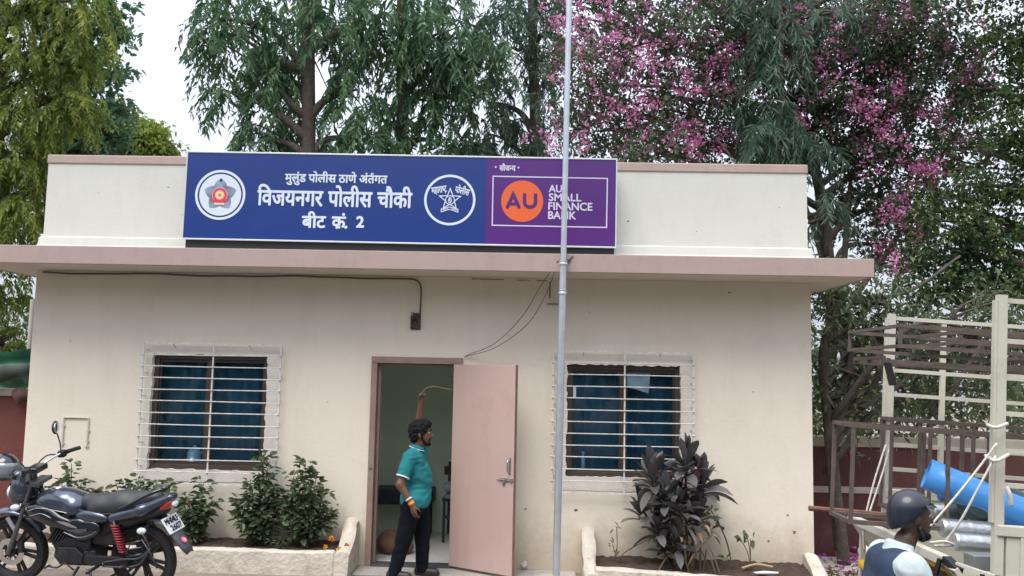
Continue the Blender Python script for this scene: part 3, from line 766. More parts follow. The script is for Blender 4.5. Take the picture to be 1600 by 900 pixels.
for v_ in so.data.vertices: v_.co.z -= .035 * (v_.co.x - 1.5) * (1 - .6 * (v_.co.y + .52) / .52)
# small litter
tag(MB().add([(3.10, -.47, .118), (3.32, -.46, .122), (3.34, -.42, .126), (3.20, -.40, .13), (3.08, -.43, .12)], [(0, 1, 2, 3, 4)]).build('paper_scrap', M('grey_paper', (.55, .55, .55), .8), solid=.004), 'crumpled white paper scrap at the right front of the right planter', 'litter')
t = tag(MB().tube(bez([(3.0, -.30, .13), (3.15, -.27, .165), (3.32, -.25, .14)], 5), [.012] * 11, 6).build('dry_stick', M('dry_straw', (.42, .30, .16), .9)), 'dry straw coloured stick lying on the soil of the right planter', 'stick')
# white paper ball at the wall foot by the door
tag(solid('crumpled_scrap', [('e', (.79, -.06, .05), (.035, .03, .03), None, .02), ('e', (.81, -.05, .075), (.02, .02, .025), None, .02)], .008, M('dirty_white', (.5, .48, .45), .8, var=.5, scale=40)), 'little dirty white scrap at the wall foot right of the open door', 'litter')

# ================================================================== SIGN BOARD
m_blue = M('sign_blue', (0.010, 0.035, 0.185), 0.24, var=0.02, scale=1.2, bump=.035, bscale=2.5, dirt=(.05, .07, .22), dscale=2, damt=.12)
m_purp = M('sign_purple', (0.078, 0.018, 0.165), 0.24, var=0.02, scale=1.2, bump=.035, bscale=2.5, dirt=(.10, .05, .17), dscale=2, damt=.12)
m_orng = M('sign_orange', (0.68, 0.12, 0.032), 0.3, var=0.01)
m_white = M('sign_white', (0.60, 0.67, 0.77), 0.35, var=0.01)
m_lil = M('sign_lilac', (0.58, 0.53, 0.68), 0.35, var=0.01)
m_navy = M('sign_navy', (0.012, 0.025, 0.10), 0.4, var=0.01)
m_red = M('sign_red', (0.60, 0.045, 0.08), 0.4, var=0.02)
m_yel = M('sign_yellow', (0.75, 0.48, 0.06), 0.4, var=0.02)
m_cream = M('sign_cream', (0.75, 0.70, 0.55), 0.4, var=0.02)
m_alu = M('aluminium_trim', (0.62, 0.65, 0.66), 0.35, metal=0.4, var=0.05)
m_blk = M('black_channel', (0.012, 0.014, 0.018), 0.6, var=0.2)

SY = -0.34
_bl = A(284, 374, SY); _br = A(963, 388, SY); _tl = A(296, 236, SY)
W = _br[0] - _bl[0]; H = _tl[2] - _bl[2] - 0.0
TILT = math.atan2(_bl[2] - _br[2], W)
board = thing('sign_board', 'long blue and purple police post sign board standing on the roof edge', 'sign', (_bl[0], SY, _bl[2]), (0, TILT, 0))
MB().span((0.004, 0.003, 0.004), (W - .004, .26, H - .004)).build('cabinet', m_alu, board)
MB().span((0.03, .03, -.125), (W - .02, .24, -.0)).build('base_channel', m_blk, board)
def S(px, py):
    p = A(px, py, SY); return (p[0] - _bl[0], p[2] - _bl[2] + math.tan(TILT) * (p[0] - _bl[0]))
def to3(u, v, h): return (u, -0.0015 - h, v)
SPLIT = S(759, 310)[0]
Flat().rect((0.012, 0.012), (SPLIT, H - .012)).build('blue_panel', m_blue, board, to3)
pur = Flat().rect((SPLIT, 0.012), (W - .012, H - .012)).build('purple_panel', m_purp, board, to3)
q = MB()
for a, b_ in (((0, 0), (W, .016)), ((0, H - .016), (W, H)), ((0, .016), (.014, H - .016)), ((W - .014, .016), (W, H - .016))):
    q.span((a[0], -.010, a[1]), (b_[0], .003, b_[1]))
q.build('edge_trim', m_alu, board, bevel=.002)
def line(name, pieces, p_tl, p_br, mat, par, bold=.0, h=.004, rot=0.0):
    a, b_ = S(p_tl[0], p_br[1]), S(p_br[0], p_tl[1])
    return Flat().text(pieces, (a[0], a[1], b_[0], b_[1]), h, bold, rot).build(name, mat, par, to3)
reph = ('s', [(-.30, .66), (-.30, .74), (-.24, .80), (-.16, .79), (-.12, .73)], .055)
rakar = ('s', [(-.36, .18), (-.46, .07), (-.52, -.01)], .065)
let = line('lettering', ['मुलुंड', .26, 'पोलीस', .26, 'ठाणे', .26, 'अं', 'त', reph, 'गत'], (445, 270), (605, 288.8), m_white, board, .0035)
line('lettering', ['िवजयनगर', .32, 'पोलीस', .32, 'चौकी'], (402, 292.5), (644, 320.5), m_white, board, .006)
line('lettering', '2', (557, 338.5), (568.5, 355), m_white, board, .006)
line('lettering', ['बीट', .38, 'क', rakar, 'ं', '.'], (472, 332), (543, 356), m_white, board, .006)
# left emblem: white disc, navy and white rings, rayed star with a red wheel
ce = S(344, 304.5); R1 = .270
e = Flat().ring(ce, R1 * .90, R1, .003).build('emblem', m_white, board, to3)
Flat().ring(ce, R1 * .835, R1 * .90, .003).build('emblem_navy_ring', m_navy, e, to3)
Flat().disc(ce, R1 * .835, .003).build('emblem_disc', m_white, e, to3)
fl = Flat(); rr = lambda a: .178 * (0.60 / max(0.60, 0.0001)) * (1.0 / (math.cos(((a - math.pi / 2 + math.pi / 5) % (2 * math.pi / 5)) - math.pi / 5)) if False else 1)
def star_r(a, ro=.178, ri=.118):
    t = ((a - math.pi / 2) % (2 * math.pi / 5)) / (2 * math.pi / 5); t = min(t, 1 - t) * 2
    return ro + (ri - ro) * t
for i in range(80):
    a = 2 * math.pi * i / 80; r_ = star_r(a)
    d = np.array([math.cos(a), math.sin(a)]); nn = np.array([-d[1], d[0]]); c = np.array(ce)
    fl.poly([tuple(c + d * .05 - nn * .0008), tuple(c + d * r_ - nn * .0030), tuple(c + d * r_ + nn * .0030), tuple(c + d * .05 + nn * .0008)], .0042)
fl.disc((ce[0], ce[1] + .158), .017, .0046)
fl.build('rayed_star', m_navy, e, to3)
c2 = (ce[0] - .004, ce[1] - .002)
Flat().disc(c2, .082, .0054).build('wheel_edge', m_cream, e, to3)
Flat().ring(c2, .050, .078, .006).ring(c2, .040, .044, .006).build('red_wheel', m_red, e, to3)
fl = Flat().disc(c2, .026, .0066)
fl.build('gold_centre', m_yel, e, to3)
Flat().stroke([(c2[0] - .010, c2[1] - .012), (c2[0] + .010, c2[1] + .012)], .008, .0072).stroke([(c2[0] - .010, c2[1] + .010), (c2[0] + .012, c2[1] - .008)], .006, .0072).build('centre_mark', m_red, e, to3)
Flat().stroke(arc_pts((c2[0], c2[1] + .02), .105, math.radians(215), math.radians(325), 14), .022, .0076).build('red_ribbon', m_red, e, to3)
Flat().rect((c2[0] - .055, c2[1] - .108), (c2[0] + .055, c2[1] - .086), .0082).build('ribbon_scroll', m_cream, e, to3)
Flat().rect((c2[0] - .046, c2[1] - .100), (c2[0] + .046, c2[1] - .094), .0088).build('scroll_line', m_yel, e, to3)
# right emblem: ring, outlined star, circle with a raised hand, scroll
cr = S(702.5, 312.5); R2 = .272
e2 = Flat().ring(cr, R2 * .905, R2, .003).build('emblem', m_white, board, to3)
cs = (cr[0] + .002, cr[1] + .004); sp = []
for i in range(10):
    a = math.pi / 2 + i * math.pi / 5; r_ = .118 if i % 2 == 0 else .050
    sp.append((cs[0] + r_ * math.cos(a), cs[1] + r_ * math.sin(a)))
fl = Flat().stroke(sp, .010, .003, True)
fl.ring((cs[0], cs[1] - .006), .042, .051, .0036)
hd = (cs[0], cs[1] - .008)
fl.stroke([(hd[0] + .016 * math.cos(t_) * (1 if math.sin(t_) < .2 else .8), hd[1] + .031 * math.sin(t_)) for t_ in [i * 2 * math.pi / 20 for i in range(20)]], .008, .0042, True)
fl.stroke([(hd[0] - .004, hd[1] + .026), (hd[0] - .006, hd[1] + .004), (hd[0] + .006, hd[1] - .01), (hd[0] + .002, hd[1] - .026)], .008, .0048)
fl.stroke([(hd[0] + .008, hd[1] + .024), (hd[0] + .008, hd[1] + .006)], .006, .0048)
bz = [(cs[0] - .088 + .176 * i / 12, cs[1] - .108 - .012 * abs(math.sin((i - 6) / 6 * math.pi / 2)) + .016 * math.cos((i - 6) / 6 * math.pi * .5)) for i in range(13)]
fl.stroke([(p[0], p[1] + .012) for p in bz], .008, .0054); fl.stroke([(p[0], p[1] - .014) for p in bz], .008, .0054)
fl.stroke([(bz[0][0], bz[0][1] + .023), (bz[0][0], bz[0][1] - .019)], .009, .006); fl.stroke([(bz[-1][0], bz[-1][1] + .023), (bz[-1][0], bz[-1][1] - .019)], .009, .006)
fl.stroke([(p[0], p[1] - .001) for p in bz[1:6]], .006, .0066); fl.stroke([(p[0], p[1] - .001) for p in bz[7:12]], .006, .0066)
fl.build('police_star', m_white, e2, to3)
hs = ('cut', 'ष', .62)
line('lettering', ['महारा', hs, 'ट', ('s', [(-.30, .0), (-.4, -.16)], .05)], (674, 292), (698, 303.5), m_white, e2, .0022, .002, .17)
line('lettering', ['पोलीस'], (711, 290.5), (734, 303), m_white, e2, .0022, .002, -.24)
# bank panel
line('lettering', ['सौज', ('cut', 'न', .66), 'य'], (780, 256), (805, 267), m_lil, pur, .003)
for q in ((774, 261), (809.5, 262)): Flat().disc(S(*q), .010, .003).build('dot', m_lil, pur, to3)
a, b_, c, d = S(770, 275.5), S(948.5, 279), S(947.5, 355.5), S(769, 352)
Flat().stroke([a, b_, c, d], .0125, .003, True).build('border_line', m_lil, pur, to3)
co = S(815.5, 314.5)
Flat().disc(co, .222, .003, 96).build('orange_disc', m_orng, pur, to3)
def P(x, y): return S(640 + x * .225, 220 + y * .225)
fl = Flat()
def rstroke(pts, w, h):
    fl.stroke(pts, w, h)
    for i, p in enumerate((pts[0], pts[-1])): fl.disc(p, w / 2, h + .0004 * (i + 1), 16)
rstroke([P(678, 460), P(718, 372), P(758, 460)], .036, .006); fl.stroke([P(694, 438), P(742, 438)], .030, .0075)
up = [P(797, 375), P(797, 425)] + [P(835 + 38 * math.cos(t_), 428 + 33 * math.sin(t_)) for t_ in [math.pi - i * math.pi / 12 for i in range(1, 12)]] + [P(873, 425), P(873, 377)]
rstroke(up, .036, .006)
fl.build('disc_monogram', m_purp, pur, to3)
for s_, x0, x1, y0, y1 in (('AU', 966, 1056, 309, 357), ('SMALL', 966, 1190, 371, 417), ('FINANCE', 963, 1267, 433, 480), ('BANK', 962, 1153, 494, 542)):
    a, b_ = P(x0, y1), P(x1, y0)
    Flat().text(s_, (a[0], a[1], b_[0], b_[1]),   .004, .0030).build('lettering', m_lil, pur, to3)

# ================================================================== TREES
m_bark = M('grey_bark', (0.075, 0.062, 0.05), 0.95, var=0.35, scale=9, bump=0.8, bscale=30)
m_barkl = M('pale_bark', (0.16, 0.135, 0.105), 0.95, var=0.3, scale=9, bump=0.8, bscale=30)
m_droop = leaf_mat('drooping_leaf', (0.055, 0.129, 0.070), (0.196, 0.310, 0.156), 0.42, 0.48)
m_droopd = leaf_mat('dark_drooping_leaf', (0.052, 0.103, 0.076), (0.172, 0.265, 0.180), 0.42, 0.45)
m_lime = leaf_mat('lime_leaf', (0.083, 0.156, 0.042), (0.345, 0.391, 0.077), 0.45, 0.52)
m_boug = leaf_mat('bougainvillea_leaf', (0.055, 0.086, 0.052), (0.149, 0.196, 0.098), 0.5, 0.40)
m_pinkf = leaf_mat('magenta_bract', (0.44, 0.115, 0.285), (0.80, 0.40, 0.60), 0.7, 0.40)
m_dkleaf = leaf_mat('dark_glossy_leaf', (0.033, 0.067, 0.033), (0.161, 0.230, 0.057), 0.45, 0.42)
m_under = leaf_mat('understory_leaf', (0.051, 0.079, 0.040), (0.187, 0.231, 0.110), 0.5, 0.42)

def unit(a): return a / np.maximum(np.linalg.norm(a, axis=-1, keepdims=True), 1e-9)

def leaves(name, B, D, L, W_, tone, mat, parent, g, curl=0.12, wide=0.45, oval=False):
    """one folded, drooping lance per row"""
    n = len(B); D = unit(D)
    up = np.tile([0, 0, 1.0], (n, 1)) + g.normal(0, .55, (n, 3))
    S_ = unit(np.cross(D, up)); Nn = np.cross(S_, D)
    L = np.broadcast_to(L, (n,))[:, None]; W_ = np.broadcast_to(W_, (n,))[:, None]
    tip = B + D * L; tip[:, 2] -= curl * L[:, 0]
    if oval:
        m1 = B + D * L * .28; m2 = B + D * L * .68; m2[:, 2] -= curl * .5 * L[:, 0]; k = Nn * W_ * .16
        V = np.stack([B, m1 + S_ * W_ * .46 + k, m2 + S_ * W_ * .40 + k, tip, m2 - S_ * W_ * .40 + k, m1 - S_ * W_ * .46 + k], 1).reshape(-1, 3)
        i = np.arange(n)[:, None] * 6
        F = np.concatenate([i + [0, 1, 2, 3], i + [0, 3, 4, 5]], 1).reshape(-1, 4)
        return _finish(name, V, F, tone, n, mat, parent)
    mid = B + D * L * wide
    a = mid + S_ * W_ / 2 + Nn * W_ * .18; c = mid - S_ * W_ / 2 + Nn * W_ * .18
    V = np.stack([B, a, tip, c], 1).reshape(-1, 3)
    i = np.arange(n)[:, None] * 4
    F = np.concatenate([i + [0, 1, 2], i + [0, 2, 3]], 1).reshape(-1, 3)
    return _finish(name, V, F, tone, n, mat, parent)

def _finish(name, V, F, tone, n, mat, parent):
    o = raw_mesh(name, V, F, mat, parent, False)
    at = o.data.attributes.new('tone', 'FLOAT', 'FACE')
    t = np.repeat(np.clip(np.broadcast_to(tone, (n,)), 0, 1), 2).astype(np.float32)
    at.data.foreach_set('value', t[:len(at.data)])
    return o

def sprays(g, c, r, n, per=34, ln=(.7, 1.5), leaf=(.15, .23), out=None, steep=1.0):
    """hanging branchlets inside an ellipsoid clump; returns leaf rows and the branchlets' lines"""
    u = unit(g.normal(size=(n, 3))); rr = g.uniform(.25, 1, (n, 1)) ** .6
    o = np.array(c) + u * rr * np.array(r)
    az = g.uniform(0, 2 * np.pi, n)
    h = np.stack([np.cos(az), np.sin(az), np.zeros(n)], 1)
    h = unit(h * .7 + u * [1, 1, 0] + (0 if out is None else np.array(out)))
    Ls = g.uniform(*ln, n)
    t = np.linspace(.05, 1, per)[None, :, None]
    a = (Ls * g.uniform(.25, .6, n))[:, None, None]; gq = (Ls * g.uniform(.55, 1.0, n) * steep)[:, None, None]
    P_ = o[:, None] + h[:, None] * a * t * (1.3 - .4 * t); P_[..., 2:] += a * .25 * t - gq * t ** 1.6
    T = h[:, None] * a * (1.3 - .8 * t); T[..., 2:] += a * .25 - gq * 1.6 * t ** .6
    T = unit(T)
    sd = unit(np.cross(T, np.array([0, 0, 1.0])) + 1e-6)
    sg = np.where(np.arange(per) % 2 == 0, 1, -1)[None, :, None]
    D = T * .55 + sd * sg * g.uniform(.25, 1.1, (n, per, 1)) + np.array([0, 0, -.42]) + g.normal(0, .30, (n, per, 3))
    Lf = g.uniform(*leaf, (n, per)) * (1 - .25 * t[..., 0]) * g.uniform(.75, 1.15, (n, 1))
    tone = np.clip(g.normal(.42, .20, (n, 1)) + (g.random((n, 1)) < .12) * .35 + g.normal(0, .10, (n, per)), 0, 1)
    return P_.reshape(-1, 3), D.reshape(-1, 3), Lf.ravel(), tone.ravel(), P_[:, ::6]

def twigs(g, c, r, n, per=18, spread=.16, leaf=(.06, .10), down=.25, tone=.35):
    """short leafy twigs inside an ellipsoid clump"""
    u = unit(g.normal(size=(n, 3))); rr = g.uniform(.1, 1, (n, 1)) ** .5
    o = np.array(c) + u * rr * np.array(r)
    d = unit(u * .8 + g.normal(0, .7, (n, 3)) + [0, 0, -down])
    t = g.uniform(-.2, 1, (n, per, 1))
    P_ = o[:, None] + d[:, None] * t * spread * 2.2 + g.normal(0, spread * .35, (n, per, 3))
    D = d[:, None] * .4 + g.normal(0, .8, (n, per, 3)) + [0, 0, -down]
    Lf = g.uniform(*leaf, (n, per))
    tn = np.clip(g.normal(tone, .17, (n, 1)) + g.normal(0, .12, (n, per)), 0, 1)
    return P_.reshape(-1, 3), D.reshape(-1, 3), Lf.ravel(), tn.ravel(), None

def limb(mb, p, q, r0, r1, g, bow=.15, n=6):
    p = Vector(p); q = Vector(q); d = q - p
    k = Vector(g.normal(0, 1, 3)) * d.length * bow
    m1 = p.lerp(q, .35) + k * .6 + Vector((0, 0, .10 * d.length)); m2 = p.lerp(q, .7) + k * .4 + Vector((0, 0, .08 * d.length))
    pts = bez([p, m1, m2, q], n)
    N_ = len(pts)
    mb.tube(pts, [r0 + (r1 - r0) * i / (N_ - 1) for i in range(N_)], 7)

def at(px, py, y): return tuple(A(px, py, y))

def make_tree(name, label, cat, trunk, r0, r1, clumps, mat, seed, kind='droop', bark=None, group=None, width=.2, curl=.12, limbs=True, wide=.45, extra=None, dens=1.0, **kw):
    """trunk: list of world points from the ground up; clumps: (centre, radii, count, {options})"""
    g = np.random.default_rng(seed)
    base = trunk[0]
    t = thing(name, label, cat, base, group=group)
    tr = MB(); pts = bez(trunk, 8); N_ = len(pts)
    rel = [p - Vector(base) for p in pts]
    tr.tube(rel, [r0 + (r1 - r0) * (i / (N_ - 1)) ** .8 + (.35 * r0 * max(0, 1 - i / 5)) for i in range(N_)], 12)
    rows = []
    for (c, r, n, *o) in clumps:
        kk = dict(kw); kk.update(o[0] if o else {})
        fn = sprays if kind == 'droop' else twigs
        if 'kind' in kk: fn = sprays if kk.pop('kind') == 'droop' else twigs
        if name == 'bougainvillea' and c[0] > 5.2: n = n * 1.7
        P_, D, L, T, lines = fn(g, c, r, int(n * dens + .5), **kk)
        rows.append((P_, D, L, T))
        if limbs:
            zt = c[2] - r[2] * .4
            k = min(range(N_), key=lambda i: abs(pts[i].z - (zt - .35 * math.hypot(c[0] - pts[i].x, c[1] - pts[i].y))))
            st = pts[k]
            limb(tr, st - Vector(base), Vector(c) - Vector(base), max(r1, r0 * .42), .018, g)
            for _ in range(3):
                e = Vector(c) + Vector(g.uniform(-.75, .75, 3) * np.array(r))
                limb(tr, Vector(c).lerp(st, .35) - Vector(base), e - Vector(base), .03, .008, g, .2, 4)
    if extra: extra(tr, g, Vector(base))
    tr.build('trunk', bark or m_bark, t, smooth=True)
    P_ = np.concatenate([r[0] for r in rows]) - np.array(base); D = np.concatenate([r[1] for r in rows])
    L = np.concatenate([r[2] for r in rows]); T = np.concatenate([r[3] for r in rows])
    leaves('crown', P_, D, L, L * width, T, mat, t, g, curl, wide, kind == 'twig' and width > .4)
    return t

G = -0.02
# ---- drooping mast-like trees behind the parapet
def E(px, py, y, rx, rz, n, ry=None, **o):
    """clump seen at pixel (px, py) on depth y with half sizes in photo pixels"""
    s = FPX / (y + 9.48); return (at(px, py, y), (rx / s, (ry or rx) / s, rz / s), n, o)

tk = lambda px, y, top, lean=0: [tuple(A(px, 900, y) * [1, 1, 0] + [0, 0, G]), tuple(A(px, 420, y)), tuple(A(px + lean * .5, 150, y)), tuple(A(px + lean, top, y))]
Y2 = 6.8
make_tree('drooping_tree', 'tall drooping green tree with a straight bare trunk above the left half of the sign', 'tree', tk(482, Y2, -160), .20, .10, [
    E(430, -40, Y2, 120, 75, 70), E(380, 60, Y2, 62, 70, 42, ry=90), E(335, 30, Y2, 28, 60, 13), E(345, 140, Y2, 28, 34, 10), E(420, 120, Y2, 42, 70, 30),
    E(405, 215, Y2, 40, 32, 20), E(480, 70, Y2 + .9, 80, 90, 30), E(545, 40, Y2, 72, 70, 44), E(560, 140, Y2, 46, 60, 24), E(470, 190, Y2 + .8, 34, 46, 14),
    E(570, 220, Y2, 46, 36, 22), E(510, 235, Y2 + 1, 40, 26, 14), E(395, 300, Y2, 60, 50, 14), E(545, 300, Y2, 60, 40, 16)], m_droop, 21, dens=1.7, leaf=(.15, .30), per=22, width=.27, ln=(.5, 1.15))
make_tree('drooping_tree', 'broad drooping tree with pale leaf tips over the middle of the sign', 'tree', tk(628, 7.4, -160), .17, .09, [
    E(640, -40, 7.4, 110, 75, 60), E(620, 60, 7.2, 60, 60, 34), E(690, 50, 7.2, 66, 64, 40), E(655, 140, 7.4, 44, 54, 20), E(610, 190, 7.6, 36, 50, 14),
    E(700, 150, 7.6, 46, 56, 20), E(740, 90, 7.2, 50, 60, 28), E(690, 225, 7.8, 60, 34, 18), E(640, 270, 8, 80, 30, 14)], m_droop, 22, dens=1.7, leaf=(.15, .30), per=22, width=.27, ln=(.5, 1.15))
make_tree('drooping_tree', 'darker drooping tree between the sign emblem and the flagpole', 'tree', tk(842, 8.4, -160, -14), .17, .09, [
    E(800, -40, 8.4, 110, 75, 60), E(800, 60, 8.2, 66, 66, 38), E(760, 160, 8.4, 52, 56, 22), E(830, 150, 8.6, 44, 60, 18), E(790, 225, 8.8, 66, 36, 22), E(740, 235, 8, 40, 26, 14),
    E(860, 50, 8.4, 40, 80, 20), E(850, 220, 8.8, 40, 40, 12), E(780, 290, 8.8, 90, 30, 14)], m_droopd, 23, dens=1.9, leaf=(.16, .28), per=24, width=.22, ln=(.5, 1.15))
# ---- big tree at the left edge and the round ones far behind it
Y1 = 2.6
make_tree('lime_tree', 'big weeping tree with yellowish leaf tips at the left edge beside the building', 'tree', [tuple(A(-60, 900, Y1) * [1, 1, 0] + [0, 0, G]), at(-55, 600, Y1), at(-40, 300, Y1), at(-10, 60, Y1), at(20, -120, Y1)], .24, .12, [
    E(20, -50, Y1, 120, 70, 80), E(110, 0, Y1, 62, 50, 44), E(20, 60, Y1, 75, 70, 60, ry=100), E(100, 80, Y1, 46, 56, 34), E(55, 160, Y1, 70, 60, 60), E(140, 60, Y1, 30, 36, 12, kind='twig', leaf=(.07, .11), per=24, n_=0) if False else E(140, 60, Y1, 30, 36, 14),
    E(120, 170, Y1, 36, 42, 24), E(20, 240, Y1, 55, 60, 48), E(45, 320, Y1, 32, 46, 26), E(0, 370, Y1, 40, 50, 30), E(-60, 150, Y1, 70, 120, 60), E(5, 450, Y1 + .4, 36, 50, 20), E(30, 520, Y1 + .6, 26, 50, 14), E(15, 290, Y1 + .8, 60, 90, 40)],
    m_lime, 24, leaf=(.08, .14), ln=(.3, .8), per=34, width=.32, dens=1.9)
make_tree('leafy_tree', 'broad leaved tree with scalloped outline behind the left weeping tree', 'tree', [tuple(A(110, 700, 6) * [1, 1, 0] + [0, 0, G]), at(110, 400, 6), at(115, 200, 6), at(120, 60, 6)], .2, .08, [
    E(120, 40, 6, 60, 50, 46), E(165, 28, 6, 26, 22, 14), E(178, 55, 6, 20, 14, 6), E(140, 110, 6, 48, 40, 34), E(150, 170, 6, 44, 40, 34), E(175, 195, 6, 30, 26, 16), E(110, 200, 6, 60, 60, 46), E(130, 250, 6, 60, 40, 30), E(60, 280, 6, 60, 90, 50)],
    m_droop, 25, kind='twig', leaf=(.10, .17), per=22, spread=.18, width=.5, bark=m_bark, dens=1.3)
make_tree('round_tree', 'small rounded pale green tree far behind the left parapet', 'tree', [tuple(A(215, 640, 16) * [1, 1, 0] + [0, 0, G]), at(215, 400, 16), at(218, 230, 16)], .22, .1, [
    E(205, 215, 16, 40, 30, 80), E(170, 200, 16, 40, 34, 80), E(232, 228, 16, 40, 30, 90), E(185, 238, 16, 34, 34, 60), E(250, 250, 16, 22, 24, 30), E(220, 285, 16, 60, 40, 60), E(160, 250, 16, 40, 40, 50)], m_lime, 26, kind='twig', leaf=(.12, .2), per=22, spread=.2, width=.55, tone=.55)

# ---- bougainvillea thicket with pink bracts
Y6 = 6.2
gb = np.random.default_rng(31)
bcl = []
for px, py, rx, rz, n in ((920, 30, 70, 70, 58), (910, 130, 60, 60, 48), (930, 205, 60, 46, 40), (1010, 60, 70, 70, 66), (1000, 150, 66, 60, 52), (1010, 225, 60, 40, 40),
                          (1090, 40, 70, 70, 62), (1090, 140, 64, 60, 52), (1100, 220, 60, 40, 44), (1190, 60, 70, 80, 72), (1180, 160, 64, 60, 52), (1200, 240, 60, 40, 40),
                          (1280, 40, 70, 70, 62), (1290, 130, 66, 56, 48), (1300, 210, 60, 46, 34), (1370, 60, 66, 70, 56), (1390, 150, 60, 60, 42), (1360, 240, 56, 50, 30),
                          (1460, 40, 66, 60, 46), (1460, 140, 56, 60, 36), (1440, 240, 60, 50, 28), (1340, 330, 52, 46, 26), (1420, 320, 50, 46, 24), (1400, 390, 44, 36, 18), (980, -60, 120, 60, 80), (1200, -60, 140, 60, 90), (1400, -60, 120, 60, 70)):
    bcl.append(E(px, py, Y6 + gb.uniform(-.9, .9), rx, rz, n))
def btwigs(tr, g, base):
    for _ in range(80):
        p = at(g.uniform(880, 1480), g.uniform(10, 300), Y6 + g.uniform(-1, 1)); q = (p[0] + g.uniform(-.7, .7), p[1] + g.uniform(-.4, .4), p[2] - g.uniform(.3, 1.3))
        limb(tr, Vector(p) - base, Vector(q) - base, .014, .006, g, .12, 4)
    for a, b_, r_ in (((1340, 640), (1290, 330), .10), ((1300, 560), (1330, 270), .07), ((1330, 470), (1480, 230), .055), ((1290, 400), (1260, 250), .05), ((1310, 330), (1400, 280), .035), ((1300, 460), (1200, 210), .05)):
        limb(tr, Vector(at(a[0], a[1], 5.6)) - base, Vector(at(b_[0], b_[1], 6)) - base, r_, r_ * .5, g, .10, 6)
bt = make_tree('bougainvillea', 'huge bougainvillea thicket with magenta blossom behind the right parapet', 'flowering tree', [tuple(A(1330, 760, 5.6) * [1, 1, 0] + [0, 0, gz(9)]), at(1325, 560, 5.6), at(1290, 400, 5.8), at(1270, 250, 6), at(1180, 60, 6.2)], .15, .07, bcl, m_boug, 32, kind='twig', leaf=(.065, .11), per=19, spread=.17, width=.55, extra=btwigs, dens=1.7)
cl = []
for px, py, n, sx in ((930, 10, 11, 30), (905, 60, 8, 26), (950, 70, 8, 24), (965, 100, 7, 24), (1010, 30, 6, 28), (1000, 95, 6, 22), (1050, 80, 8, 26), (1090, 120, 7, 20), (1110, 105, 7, 18), (1150, 60, 8, 24), (1160, 80, 9, 20), (1130, 45, 6, 22),
                      (1080, 135, 8, 18), (1165, 130, 8, 18), (1190, 20, 6, 26), (1250, 195, 5, 12), (1215, 105, 5, 18), (1270, 100, 6, 20), (1370, 50, 10, 22), (1410, 30, 7, 22), (1430, 20, 5, 18), (1375, 95, 5, 20), (1335, 60, 5, 22), (1385, 150, 9, 16), (1360, 175, 9, 16), (1350, 165, 6, 14), (1400, 140, 5, 14),
                      (1470, 60, 5, 18), (1500, 85, 6, 16), (1510, 110, 6, 18), (1530, 110, 4, 12), (1395, 210, 5, 22), (1370, 215, 5, 18), (1440, 260, 8, 16), (1450, 275, 5, 18), (1500, 215, 5, 14), (1390, 330, 6, 16), (1420, 335, 5, 12), (1440, 370, 5, 10), (1400, 310, 4, 14), (1375, 385, 4, 12), (1410, 415, 6, 9), (1420, 405, 3, 8), (1535, 360, 2, 6), (1590, 432, 3, 6),
                      (1060, 215, 9, 22), (1090, 235, 8, 18), (1085, 210, 6, 16), (990, 215, 4, 18), (900, 200, 5, 20), (860, 220, 4, 14), (900, 140, 6, 26), (940, 150, 6, 26), (980, 160, 5, 26), (1020, 170, 4, 22), (1120, 130, 4, 16), (1260, 150, 3, 20), (1300, 80, 5, 24), (1320, 120, 4, 20), (880, 90, 4, 14), (1030, 130, 5, 24), (1200, 170, 3, 20), (1340, 240, 3, 18), (1480, 170, 4, 18), (1540, 180, 3, 18)):
    for _ in range(int(n * 1.7)): cl.append(at(px + gb.normal(0, sx), py + gb.normal(0, sx * .8), Y6 - 1.0 + gb.uniform(-.3, .5)))
for _ in range(420):
    px, py = gb.uniform(865, 1560), gb.uniform(-10, 300) ** 1.0
    if px > 1330 or py < 240: cl.append(at(px, py, Y6 - .6 + gb.uniform(-.5, .7)))
cl = np.array(cl); K = 14
P_ = (cl[:, None] + gb.normal(0, .052, (len(cl), K, 3))).reshape(-1, 3) - np.array(bt.location)
L = gb.uniform(.045, .075, len(P_))
o = leaves('blossom', P_, gb.normal(0, 1, (len(P_), 3)), L, L * .85, np.repeat(np.clip(gb.normal(.40, .25, len(cl)), 0, 1), K) + gb.normal(0, .1, len(P_)), m_pinkf, bt, gb, .05)
o['kind'] = 'stuff'

# ---- drooping branches hanging in front of the blossom
Y5 = 5.0
make_tree('drooping_tree', 'slender tree with long dark hanging leaf sprays in front of the pink blossom', 'tree', [tuple(A(1215, 700, Y5) * [1, 1, 0] + [0, 0, gz(5)]), at(1215, 420, Y5), at(1220, 150, Y5), at(1215, -120, Y5)], .09, .05, [
    E(1190, -20, Y5, 60, 50, 26), E(1220, 60, Y5, 40, 46, 16), E(1190, 100, Y5, 28, 40, 10), E(1300, 20, Y5, 24, 34, 9), E(1195, 168, Y5, 36, 18, 13), E(1230, 205, Y5, 40, 28, 17), E(1190, 210, Y5 - .2, 32, 26, 11), E(1265, 235, Y5, 26, 26, 9), E(1290, 330, Y5, 14, 40, 5), E(1215, 260, Y5, 50, 20, 10)], m_droopd, 41, leaf=(.19, .30), per=26, ln=(.5, 1.05), width=.15, dens=1.8)
